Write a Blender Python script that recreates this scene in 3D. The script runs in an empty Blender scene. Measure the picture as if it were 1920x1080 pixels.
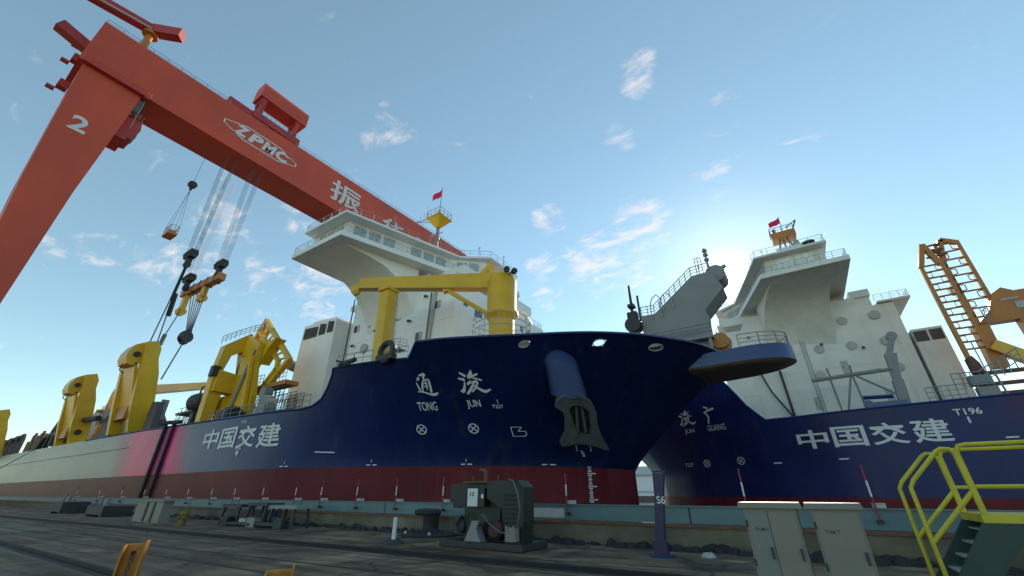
import bpy, bmesh, math, random
from mathutils import Vector, Matrix
random.seed(7)
C = bpy.context.scene
COL = C.collection
R = math.radians

# ------------------------------------------------------------------ camera, sky, sun, exposure
PITCH, YAW = R(26.9), R(33.3)
cam_d = bpy.data.cameras.new('camera')
cam = bpy.data.objects.new('camera', cam_d); COL.objects.link(cam)
cam_d.sensor_width = 36.0; cam_d.lens = 760.0/1920.0*36.0
cam_d.clip_start = 0.1; cam_d.clip_end = 12000.0
fh = Vector((-math.sin(YAW), math.cos(YAW), 0)); rt = Vector((math.cos(YAW), math.sin(YAW), 0))
fw = fh*math.cos(PITCH) + Vector((0, 0, 1))*math.sin(PITCH)
up = -fh*math.sin(PITCH) + Vector((0, 0, 1))*math.cos(PITCH)
mw = Matrix((rt, up, -fw)).transposed().to_4x4(); mw.translation = Vector((0, 0, 1.7))
cam.matrix_world = mw
C.camera = cam

SUN_EL, SUN_AZ = R(24.8), R(-2.1)
W = bpy.data.worlds.new('World'); C.world = W; W.use_nodes = True
nt = W.node_tree; nt.nodes.clear()
def N(t, **k):
    n = nt.nodes.new(t)
    for a, b in k.items(): setattr(n, a, b)
    return n
out = N('ShaderNodeOutputWorld'); bg = N('ShaderNodeBackground'); bg.inputs['Strength'].default_value = 0.15
sky = N('ShaderNodeTexSky'); sky.sky_type = 'NISHITA'; sky.sun_disc = False
sky.sun_elevation = SUN_EL; sky.sun_rotation = SUN_AZ
sky.air_density = 1.0; sky.dust_density = 0.05; sky.ozone_density = 1.0; sky.altitude = 10
tc = N('ShaderNodeTexCoord'); sp = N('ShaderNodeSeparateXYZ'); nt.links.new(tc.outputs['Generated'], sp.inputs[0])
zz = N('ShaderNodeMath', operation='ADD'); nt.links.new(sp.outputs['Z'], zz.inputs[0]); zz.inputs[1].default_value = 0.12
dx = N('ShaderNodeMath', operation='DIVIDE'); nt.links.new(sp.outputs['X'], dx.inputs[0]); nt.links.new(zz.outputs[0], dx.inputs[1])
dy = N('ShaderNodeMath', operation='DIVIDE'); nt.links.new(sp.outputs['Y'], dy.inputs[0]); nt.links.new(zz.outputs[0], dy.inputs[1])
cv = N('ShaderNodeCombineXYZ'); nt.links.new(dx.outputs[0], cv.inputs[0]); nt.links.new(dy.outputs[0], cv.inputs[1])
n1 = N('ShaderNodeTexNoise'); n1.inputs['Scale'].default_value = 1.0; n1.inputs['Detail'].default_value = 8.0; n1.inputs['Roughness'].default_value = 0.62
n1.inputs['Distortion'].default_value = 0.5
st_ = N('ShaderNodeMapping'); st_.inputs['Scale'].default_value = (9.0, 15.0, 1.0); st_.inputs['Rotation'].default_value = (0, 0, R(25)); nt.links.new(cv.outputs[0], st_.inputs['Vector']); nt.links.new(st_.outputs[0], n1.inputs['Vector'])
n2 = N('ShaderNodeTexNoise'); n2.inputs['Scale'].default_value = 0.75; n2.inputs['Detail'].default_value = 2.0
nt.links.new(cv.outputs[0], n2.inputs['Vector'])
ad = N('ShaderNodeMath', operation='MULTIPLY_ADD'); nt.links.new(n2.outputs['Fac'], ad.inputs[0]); ad.inputs[1].default_value = 0.6; nt.links.new(n1.outputs['Fac'], ad.inputs[2])
# scattered fair-weather puffs: (direction, angular radius in degrees, weight)
PUFFS = [(-0.29, 0.816, 0.499, 4.2, 0.92), (-0.176, 0.81, 0.559, 3.5, 0.92), (-0.086, 0.613, 0.786, 2.2, 0.92), (-0.159, 0.683, 0.713, 1.8, 0.83), (-0.572, 0.376, 0.729, 2.2, 0.64), (-0.613, 0.375, 0.695, 1.5, 0.83), (-0.004, 0.798, 0.603, 2.2, 0.55), (-0.364, 0.719, 0.592, 2.2, 0.74), (-0.409, 0.765, 0.497, 2.2, 0.83), (-0.42, 0.794, 0.439, 2, 0.74), (0.155, 0.772, 0.617, 2.2, 0.37), (-0.842, 0.231, 0.487, 2.6, 0.7), (-0.901, 0.19, 0.39, 2.6, 0.7), (-0.846, 0.33, 0.419, 2.0, 0.7), (-0.799, 0.436, 0.414, 3.2, 0.78), (-0.81, 0.454, 0.371, 2.2, 0.78), (-0.93, 0.051, 0.363, 2.2, 0.55), (-0.922, 0.11, 0.371, 2, 0.47), (-0.874, 0.252, 0.415, 2, 0.55), (0.053, 0.705, 0.707, 1.4, 0.55), (-0.207, 0.841, 0.499, 2, 0.92), (-0.222, 0.865, 0.45, 2, 0.74), (-0.778, 0.345, 0.525, 2, 0.47), (-0.87, 0.337, 0.36, 3, 0.39)]
dn = N('ShaderNodeVectorMath', operation='NORMALIZE'); nt.links.new(tc.outputs['Generated'], dn.inputs[0])
acc = None
for px_, py_, pz_, rad_, wt_ in PUFFS:
    d_ = N('ShaderNodeVectorMath', operation='DOT_PRODUCT'); nt.links.new(dn.outputs[0], d_.inputs[0]); d_.inputs[1].default_value = Vector((px_, py_, pz_)).normalized()
    r_ = N('ShaderNodeMapRange', interpolation_type='SMOOTHSTEP'); nt.links.new(d_.outputs['Value'], r_.inputs['Value'])
    r_.inputs['From Min'].default_value = math.cos(R(rad_*1.6)); r_.inputs['From Max'].default_value = 1.0; r_.inputs['To Max'].default_value = wt_
    if acc is None: acc = r_.outputs[0]
    else:
        a_ = N('ShaderNodeMath', operation='MAXIMUM'); nt.links.new(acc, a_.inputs[0]); nt.links.new(r_.outputs[0], a_.inputs[1]); acc = a_.outputs[0]
cs = N('ShaderNodeMath', operation='MULTIPLY_ADD'); nt.links.new(acc, cs.inputs[0]); cs.inputs[1].default_value = 0.30; nt.links.new(n1.outputs['Fac'], cs.inputs[2])
c2 = N('ShaderNodeMath', operation='MULTIPLY_ADD'); nt.links.new(n2.outputs['Fac'], c2.inputs[0]); c2.inputs[1].default_value = 0.12; nt.links.new(cs.outputs[0], c2.inputs[2])
cr = N('ShaderNodeMapRange'); cr.inputs['From Min'].default_value = 0.68; cr.inputs['From Max'].default_value = 1.02; cr.interpolation_type = 'SMOOTHSTEP'
nt.links.new(c2.outputs[0], cr.inputs['Value'])
m2 = N('ShaderNodeMath', operation='MULTIPLY'); nt.links.new(cr.outputs[0], m2.inputs[0]); m2.inputs[1].default_value = 0.62
mx = N('ShaderNodeMix', data_type='RGBA'); nt.links.new(m2.outputs[0], mx.inputs['Factor'])
tint = N('ShaderNodeVectorMath', operation='MULTIPLY'); nt.links.new(sky.outputs[0], tint.inputs[0]); tint.inputs[1].default_value = (0.95, 1.04, 0.92)
# thin high cloud scatters the sun forward: a small aureole round the sun's direction
dt = N('ShaderNodeVectorMath', operation='DOT_PRODUCT'); nm = N('ShaderNodeVectorMath', operation='NORMALIZE'); nt.links.new(tc.outputs['Generated'], nm.inputs[0])
nt.links.new(nm.outputs[0], dt.inputs[0]); dt.inputs[1].default_value = (math.sin(SUN_AZ)*math.cos(SUN_EL), math.cos(SUN_AZ)*math.cos(SUN_EL), math.sin(SUN_EL))
dm = N('ShaderNodeMath', operation='MAXIMUM'); nt.links.new(dt.outputs['Value'], dm.inputs[0]); dm.inputs[1].default_value = 0.0
p1 = N('ShaderNodeMath', operation='POWER'); nt.links.new(dm.outputs[0], p1.inputs[0]); p1.inputs[1].default_value = 3000.0
p2 = N('ShaderNodeMath', operation='POWER'); nt.links.new(dm.outputs[0], p2.inputs[0]); p2.inputs[1].default_value = 110.0
sm = N('ShaderNodeMath', operation='MULTIPLY_ADD'); nt.links.new(p1.outputs[0], sm.inputs[0]); sm.inputs[1].default_value = 110.0
p3 = N('ShaderNodeMath', operation='MULTIPLY'); nt.links.new(p2.outputs[0], p3.inputs[0]); p3.inputs[1].default_value = 1.7; nt.links.new(p3.outputs[0], sm.inputs[2])
au = N('ShaderNodeVectorMath', operation='SCALE'); au.inputs[0].default_value = (1.0, 0.93, 0.78); nt.links.new(sm.outputs[0], au.inputs['Scale'])
sa = N('ShaderNodeVectorMath', operation='ADD'); veil = N('ShaderNodeVectorMath', operation='ADD'); nt.links.new(tint.outputs[0], veil.inputs[0]); veil.inputs[1].default_value = (0.40, 0.62, 0.66)   # thin even haze
nt.links.new(veil.outputs[0], sa.inputs[0]); nt.links.new(au.outputs[0], sa.inputs[1])
nt.links.new(sa.outputs[0], mx.inputs['A']); mx.inputs['B'].default_value = (6.4, 5.7, 5.2, 1)
nt.links.new(mx.outputs['Result'], bg.inputs['Color']); nt.links.new(bg.outputs[0], out.inputs['Surface'])

sd = Vector((math.sin(SUN_AZ)*math.cos(SUN_EL), math.cos(SUN_AZ)*math.cos(SUN_EL), math.sin(SUN_EL)))
sl = bpy.data.lights.new('sun', 'SUN'); sl.energy = 3.8; sl.angle = R(0.5); sl.color = (1.0, 0.9, 0.76)
so = bpy.data.objects.new('sun', sl); COL.objects.link(so)
so.rotation_euler = (-sd).to_track_quat('-Z', 'Y').to_euler(); so.location = (0, 0, 200)
C.view_settings.view_transform = 'Standard'; C.view_settings.look = 'None'
C.view_settings.exposure = 0.28; C.view_settings.gamma = 1.0; C.view_settings.use_curve_mapping = False

# ------------------------------------------------------------------ materials
def mat(name, col, rough=0.5, metal=0.0, var=0.18, scale=0.6, streak=0.0, bump=0.0, bscale=8.0, spec=0.5, grime=(0.12, 0.08, 0.05), gfac=0.0, plates=None):
    m = bpy.data.materials.new(name); m.use_nodes = True
    t = m.node_tree; b = t.nodes['Principled BSDF']
    b.inputs['Roughness'].default_value = rough; b.inputs['Metallic'].default_value = metal
    b.inputs['Specular IOR Level'].default_value = spec
    tc = t.nodes.new('ShaderNodeTexCoord')
    no = t.nodes.new('ShaderNodeTexNoise'); no.inputs['Scale'].default_value = scale; no.inputs['Detail'].default_value = 6
    t.links.new(tc.outputs['Object'], no.inputs['Vector'])
    mr = t.nodes.new('ShaderNodeMapRange'); mr.inputs['From Min'].default_value = 0.3; mr.inputs['From Max'].default_value = 0.7
    mr.inputs['To Min'].default_value = 1-var; mr.inputs['To Max'].default_value = 1+var*0.5
    t.links.new(no.outputs['Fac'], mr.inputs['Value'])
    mu = t.nodes.new('ShaderNodeVectorMath'); mu.operation = 'SCALE'
    mu.inputs[0].default_value = col; t.links.new(mr.outputs[0], mu.inputs['Scale'])
    last = mu.outputs[0]
    if plates:      # welded plates: faint tone change from plate to plate and a thin seam
        ax, pw, ph, dep = plates
        sx = t.nodes.new('ShaderNodeSeparateXYZ'); t.links.new(tc.outputs['Object'], sx.inputs[0]); cx = t.nodes.new('ShaderNodeCombineXYZ')
        t.links.new(sx.outputs[ax], cx.inputs[0]); t.links.new(sx.outputs['Z'], cx.inputs[1])
        bk = t.nodes.new('ShaderNodeTexBrick'); t.links.new(cx.outputs[0], bk.inputs['Vector']); bk.inputs['Scale'].default_value = 1.0
        bk.inputs['Brick Width'].default_value = pw; bk.inputs['Row Height'].default_value = ph; bk.inputs['Mortar Size'].default_value = 0.03; bk.inputs['Mortar Smooth'].default_value = 0.6
        bk.inputs['Color1'].default_value = (1, 1, 1, 1); bk.inputs['Color2'].default_value = (1-dep, 1-dep, 1-dep, 1); bk.inputs['Mortar'].default_value = (1-2.2*dep, 1-2.2*dep, 1-2.2*dep, 1)
        pm = t.nodes.new('ShaderNodeVectorMath'); pm.operation = 'MULTIPLY'; t.links.new(last, pm.inputs[0]); t.links.new(bk.outputs['Color'], pm.inputs[1]); last = pm.outputs[0]
    if streak or gfac:
        mp = t.nodes.new('ShaderNodeMapping'); mp.inputs['Scale'].default_value = (1.1, 1.1, 0.07)
        t.links.new(tc.outputs['Object'], mp.inputs['Vector'])
        n2 = t.nodes.new('ShaderNodeTexNoise'); n2.inputs['Scale'].default_value = 1.0; n2.inputs['Detail'].default_value = 5
        t.links.new(mp.outputs[0], n2.inputs['Vector'])
        m2 = t.nodes.new('ShaderNodeMapRange'); m2.inputs['From Min'].default_value = 0.55; m2.inputs['From Max'].default_value = 0.8
        m2.inputs['To Max'].default_value = streak or gfac
        t.links.new(n2.outputs['Fac'], m2.inputs['Value'])
        mi = t.nodes.new('ShaderNodeMix'); mi.data_type = 'RGBA'
        t.links.new(m2.outputs[0], mi.inputs['Factor']); t.links.new(last, mi.inputs['A']); mi.inputs['B'].default_value = (*grime, 1)
        last = mi.outputs['Result']
    t.links.new(last, b.inputs['Base Color'])
    r2 = t.nodes.new('ShaderNodeMapRange'); r2.inputs['To Min'].default_value = max(0.05, rough-0.1); r2.inputs['To Max'].default_value = min(1, rough+0.12)
    t.links.new(no.outputs['Fac'], r2.inputs['Value']); t.links.new(r2.outputs[0], b.inputs['Roughness'])
    if bump:
        n3 = t.nodes.new('ShaderNodeTexNoise'); n3.inputs['Scale'].default_value = bscale; n3.inputs['Detail'].default_value = 4
        t.links.new(tc.outputs['Object'], n3.inputs['Vector'])
        bu = t.nodes.new('ShaderNodeBump'); bu.inputs['Strength'].default_value = bump; bu.inputs['Distance'].default_value = 0.05
        t.links.new(n3.outputs['Fac'], bu.inputs['Height']); t.links.new(bu.outputs[0], b.inputs['Normal'])
    return m

M = {}
M['crane_red'] = mat('crane_red_paint', (0.58, 0.070, 0.028), 0.5, var=0.16, scale=0.12, streak=0.22, grime=(0.26, 0.05, 0.03), plates=('Y', 9.0, 3.0, 0.05))
M['crane_red2'] = mat('crane_machinery_red_paint', (0.42, 0.035, 0.030), 0.5, var=0.2, scale=0.3)
M['white_steel'] = mat('white_ship_paint', (0.82, 0.82, 0.80), 0.42, var=0.07, scale=0.25, streak=0.10, grime=(0.5, 0.46, 0.41), plates=('X', 6.0, 2.9, 0.025))
M['white_paint'] = mat('white_lettering_paint', (0.62, 0.63, 0.64), 0.5, var=0.06, scale=2)
M['white_box'] = mat('white_equipment_paint', (0.40, 0.40, 0.39), 0.5, var=0.15, scale=3)
M['yellow'] = mat('yellow_machinery_paint', (0.70, 0.41, 0.010), 0.36, var=0.12, scale=0.5, streak=0.10, grime=(0.35, 0.16, 0.02))
M['orange'] = mat('orange_machinery_paint', (0.46, 0.17, 0.02), 0.45, var=0.2, scale=0.6, streak=0.15, grime=(0.25, 0.1, 0.03))
M['orange2'] = mat('orange_barrier_paint', (0.50, 0.20, 0.025), 0.5, var=0.3, scale=6, streak=0.2, grime=(0.2, 0.08, 0.03), bump=0.2)
M['rust'] = mat('rusty_steel', (0.15, 0.07, 0.04), 0.75, var=0.4, scale=3, bump=0.3)
M['deck'] = mat('green_grey_deck_paint', (0.10, 0.12, 0.11), 0.7, var=0.3, scale=0.5)
M['dark'] = mat('dark_steel', (0.028, 0.030, 0.033), 0.55, var=0.4, scale=2)
M['black'] = mat('black_rubber', (0.014, 0.014, 0.015), 0.7, var=0.3, scale=3)
M['rope'] = mat('wire_rope_steel', (0.10, 0.11, 0.12), 0.5, metal=0.4, var=0.2, scale=2)
M['grey'] = mat('grey_ship_paint', (0.22, 0.225, 0.23), 0.5, var=0.12, scale=0.5, streak=0.15, grime=(0.25, 0.22, 0.2))
M['rail'] = mat('galvanised_railing', (0.30, 0.33, 0.36), 0.5, metal=0.3, var=0.1, scale=2)
M['glass'] = mat('dark_window_glass', (0.03, 0.045, 0.055), 0.08, var=0.1, scale=1, spec=0.8)
M['film'] = mat('window_covered_with_pale_film', (0.42, 0.47, 0.50), 0.25, var=0.3, scale=2.5)
M['pale_glass'] = mat('window_pale_with_daylight', (0.78, 0.80, 0.80), 0.3, var=0.25, scale=2)  # near-white stands in for light showing through the panes
M['louvre'] = mat('dark_louvre', (0.055, 0.06, 0.062), 0.6, var=0.2, scale=1)
M['teal'] = mat('teal_barrier_paint', (0.10, 0.175, 0.19), 0.5, var=0.22, scale=0.7, streak=0.25, grime=(0.09, 0.13, 0.14))
M['curb'] = mat('stained_concrete', (0.16, 0.135, 0.095), 0.9, var=0.45, scale=0.7, streak=0.6, grime=(0.10, 0.085, 0.06), bump=0.5, bscale=5)
M['cabinet'] = mat('grey_beige_cabinet_paint', (0.20, 0.185, 0.155), 0.5, var=0.12, scale=1.6, streak=0.2, grime=(0.3, 0.26, 0.2))
M['cabinet_cool'] = mat('grey_green_cabinet_paint', (0.165, 0.18, 0.165), 0.5, var=0.12, scale=1.6, streak=0.2, grime=(0.26, 0.27, 0.24))
M['machine_green'] = mat('dark_green_machine_paint', (0.013, 0.017, 0.015), 0.5, var=0.3, scale=2, streak=0.3, grime=(0.02, 0.02, 0.02))
M['yellow_dim'] = mat('faded_yellow_paint', (0.16, 0.12, 0.015), 0.6, var=0.3, scale=5)
M['motor_red'] = mat('dark_red_motor_paint', (0.05, 0.016, 0.016), 0.6, var=0.4, scale=4)
M['stair_green'] = mat('green_stair_paint', (0.018, 0.05, 0.042), 0.5, var=0.3, scale=3, streak=0.2, grime=(0.02, 0.04, 0.03))
M['stair_yellow'] = mat('yellow_handrail_paint', (0.55, 0.46, 0.02), 0.42, var=0.15, scale=3)
M['tread'] = mat('worn_steel_tread', (0.35, 0.37, 0.35), 0.5, metal=0.2, var=0.3, scale=6)
M['purple'] = mat('blue_column_paint', (0.016, 0.012, 0.065), 0.45, var=0.25, scale=3)
M['flag'] = mat('red_flag_cloth', (0.75, 0.012, 0.06), 0.8, var=0.1, scale=3)
M['band_red'] = mat('red_band_paint', (0.30, 0.02, 0.03), 0.5, var=0.2, scale=4)
M['ship_blue'] = mat('navy_ship_paint', (0.012, 0.035, 0.16), 0.25, var=0.2, scale=0.4)
M['bolster'] = mat('streaked_sky_sheen_blue', (0.009, 0.031, 0.125), 0.55, var=0.25, scale=0.8, streak=0.3, grime=(0.01, 0.02, 0.06))  # hull navy made lighter, the sky's reflection put into the colour
M['platform_under'] = mat('underside_bounce_brown', (0.24, 0.15, 0.10), 0.6, var=0.2, scale=0.6)  # brown of light reflected up under the platform, put into the colour
M['anchor_steel'] = mat('grey_anchor_steel', (0.062, 0.066, 0.066), 0.6, var=0.35, scale=1.4)
M['cream_steel'] = mat('cream_ship_paint', (0.69, 0.675, 0.63), 0.45, var=0.12, scale=0.3, streak=0.3, grime=(0.38, 0.30, 0.2), plates=('X', 6.0, 2.9, 0.035))
M['mid_dark'] = mat('purple_grey_steel', (0.045, 0.042, 0.06), 0.55, var=0.3, scale=0.8)
M['far_grey'] = mat('far_building_cladding', (0.55, 0.56, 0.58), 0.6, var=0.15, scale=0.15)
M['far_white'] = mat('far_building_white', (0.85, 0.85, 0.84), 0.6, var=0.05, scale=0.3)

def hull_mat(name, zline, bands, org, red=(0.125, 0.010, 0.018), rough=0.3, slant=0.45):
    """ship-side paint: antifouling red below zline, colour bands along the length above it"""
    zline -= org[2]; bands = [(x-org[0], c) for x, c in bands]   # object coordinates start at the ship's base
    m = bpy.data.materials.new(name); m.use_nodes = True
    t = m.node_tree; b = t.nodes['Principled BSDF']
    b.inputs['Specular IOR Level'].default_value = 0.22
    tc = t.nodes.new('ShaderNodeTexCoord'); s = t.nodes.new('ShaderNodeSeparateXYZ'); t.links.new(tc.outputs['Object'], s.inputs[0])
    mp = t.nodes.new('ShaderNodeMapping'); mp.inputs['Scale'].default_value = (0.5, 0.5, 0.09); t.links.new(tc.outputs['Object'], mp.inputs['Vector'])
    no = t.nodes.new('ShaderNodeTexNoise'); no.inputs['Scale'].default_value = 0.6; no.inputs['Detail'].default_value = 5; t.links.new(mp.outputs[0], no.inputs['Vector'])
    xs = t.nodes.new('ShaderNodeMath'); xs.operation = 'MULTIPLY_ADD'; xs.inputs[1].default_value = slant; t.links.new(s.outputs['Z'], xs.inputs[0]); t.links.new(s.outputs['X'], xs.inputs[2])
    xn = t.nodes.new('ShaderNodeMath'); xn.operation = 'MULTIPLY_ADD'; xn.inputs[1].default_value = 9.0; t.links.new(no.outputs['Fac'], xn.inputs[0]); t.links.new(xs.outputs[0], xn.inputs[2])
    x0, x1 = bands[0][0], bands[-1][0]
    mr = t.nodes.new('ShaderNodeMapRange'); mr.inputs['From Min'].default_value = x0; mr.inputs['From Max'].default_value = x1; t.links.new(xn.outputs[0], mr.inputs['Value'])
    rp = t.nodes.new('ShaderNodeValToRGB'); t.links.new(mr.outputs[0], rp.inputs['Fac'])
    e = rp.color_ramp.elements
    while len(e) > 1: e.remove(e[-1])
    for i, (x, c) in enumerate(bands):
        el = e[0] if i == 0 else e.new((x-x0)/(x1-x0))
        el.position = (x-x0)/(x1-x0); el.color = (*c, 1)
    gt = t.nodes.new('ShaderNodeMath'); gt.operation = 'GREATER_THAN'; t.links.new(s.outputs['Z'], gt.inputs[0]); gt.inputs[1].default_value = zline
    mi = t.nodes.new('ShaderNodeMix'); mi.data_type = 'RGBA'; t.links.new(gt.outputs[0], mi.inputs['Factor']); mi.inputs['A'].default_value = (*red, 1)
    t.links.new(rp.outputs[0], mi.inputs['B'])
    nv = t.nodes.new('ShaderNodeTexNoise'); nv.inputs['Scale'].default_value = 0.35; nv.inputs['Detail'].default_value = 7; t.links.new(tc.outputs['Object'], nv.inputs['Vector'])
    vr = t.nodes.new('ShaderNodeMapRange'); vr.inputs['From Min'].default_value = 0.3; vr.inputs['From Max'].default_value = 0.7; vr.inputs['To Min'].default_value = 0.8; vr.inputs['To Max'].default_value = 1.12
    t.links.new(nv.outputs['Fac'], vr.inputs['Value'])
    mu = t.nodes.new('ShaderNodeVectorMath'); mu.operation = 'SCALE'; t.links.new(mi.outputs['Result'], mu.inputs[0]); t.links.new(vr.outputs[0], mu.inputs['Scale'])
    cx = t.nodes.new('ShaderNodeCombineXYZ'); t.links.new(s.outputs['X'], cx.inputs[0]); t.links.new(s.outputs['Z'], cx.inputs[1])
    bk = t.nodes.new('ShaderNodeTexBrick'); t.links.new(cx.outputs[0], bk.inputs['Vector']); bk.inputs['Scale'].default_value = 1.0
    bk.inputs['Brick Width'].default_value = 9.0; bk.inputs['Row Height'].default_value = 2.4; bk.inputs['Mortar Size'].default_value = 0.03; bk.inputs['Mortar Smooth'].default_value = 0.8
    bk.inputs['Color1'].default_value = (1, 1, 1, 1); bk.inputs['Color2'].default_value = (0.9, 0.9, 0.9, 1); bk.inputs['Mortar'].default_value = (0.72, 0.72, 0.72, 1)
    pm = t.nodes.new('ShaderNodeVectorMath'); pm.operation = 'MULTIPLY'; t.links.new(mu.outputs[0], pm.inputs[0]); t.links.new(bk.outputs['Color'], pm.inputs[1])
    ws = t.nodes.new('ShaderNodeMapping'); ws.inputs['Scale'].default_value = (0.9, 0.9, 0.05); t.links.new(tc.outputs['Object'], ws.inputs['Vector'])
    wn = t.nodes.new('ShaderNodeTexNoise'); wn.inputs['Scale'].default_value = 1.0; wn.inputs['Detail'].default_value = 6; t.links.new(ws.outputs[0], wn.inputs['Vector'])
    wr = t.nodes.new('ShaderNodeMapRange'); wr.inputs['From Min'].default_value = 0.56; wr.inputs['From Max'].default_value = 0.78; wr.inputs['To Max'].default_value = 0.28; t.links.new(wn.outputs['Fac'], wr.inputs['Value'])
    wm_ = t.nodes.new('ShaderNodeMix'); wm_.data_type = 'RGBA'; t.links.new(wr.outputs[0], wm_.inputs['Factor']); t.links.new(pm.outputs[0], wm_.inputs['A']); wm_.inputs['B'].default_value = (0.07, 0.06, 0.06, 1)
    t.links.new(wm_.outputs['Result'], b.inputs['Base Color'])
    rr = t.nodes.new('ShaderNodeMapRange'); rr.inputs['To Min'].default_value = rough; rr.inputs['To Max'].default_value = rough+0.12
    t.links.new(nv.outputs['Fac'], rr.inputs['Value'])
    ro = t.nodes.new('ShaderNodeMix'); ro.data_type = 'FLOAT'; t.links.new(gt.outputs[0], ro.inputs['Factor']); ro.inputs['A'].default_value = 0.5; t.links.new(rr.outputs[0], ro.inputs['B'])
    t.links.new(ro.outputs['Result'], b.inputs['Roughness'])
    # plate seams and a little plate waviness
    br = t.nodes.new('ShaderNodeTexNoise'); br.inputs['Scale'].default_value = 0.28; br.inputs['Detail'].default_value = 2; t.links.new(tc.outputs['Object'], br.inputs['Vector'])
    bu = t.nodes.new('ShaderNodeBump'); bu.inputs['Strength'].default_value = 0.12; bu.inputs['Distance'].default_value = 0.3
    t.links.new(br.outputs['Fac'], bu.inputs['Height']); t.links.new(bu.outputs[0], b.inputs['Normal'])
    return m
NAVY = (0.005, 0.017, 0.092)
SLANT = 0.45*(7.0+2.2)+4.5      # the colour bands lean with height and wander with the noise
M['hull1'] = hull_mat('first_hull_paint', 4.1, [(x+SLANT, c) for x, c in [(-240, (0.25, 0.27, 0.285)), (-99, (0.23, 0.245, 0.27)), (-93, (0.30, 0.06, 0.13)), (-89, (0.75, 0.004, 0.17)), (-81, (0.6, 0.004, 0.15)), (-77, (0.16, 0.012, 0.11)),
                                             (-74.5, (0.75, 0.004, 0.17)), (-71.5, (0.42, 0.02, 0.15)), (-69, (0.10, 0.12, 0.20)), (-60, (0.05, 0.085, 0.19)), (-50, (0.013, 0.036, 0.135)), (-38, NAVY), (-24, (0.003, 0.011, 0.060)), (20, (0.003, 0.010, 0.052))]], (-110, 50, -2.2))  # last stops darken towards the bow, backlit shade put into the colour
M['hull2'] = hull_mat('second_hull_paint', 1.25, [(x+SLANT, c) for x, c in [(-60, (0.007, 0.013, 0.080)), (0, (0.012, 0.020, 0.105)), (22, (0.016, 0.024, 0.11)), (34, (0.2, 0.008, 0.06)), (60, (0.3, 0.012, 0.11))]], (50, 95, -2.2))
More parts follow.
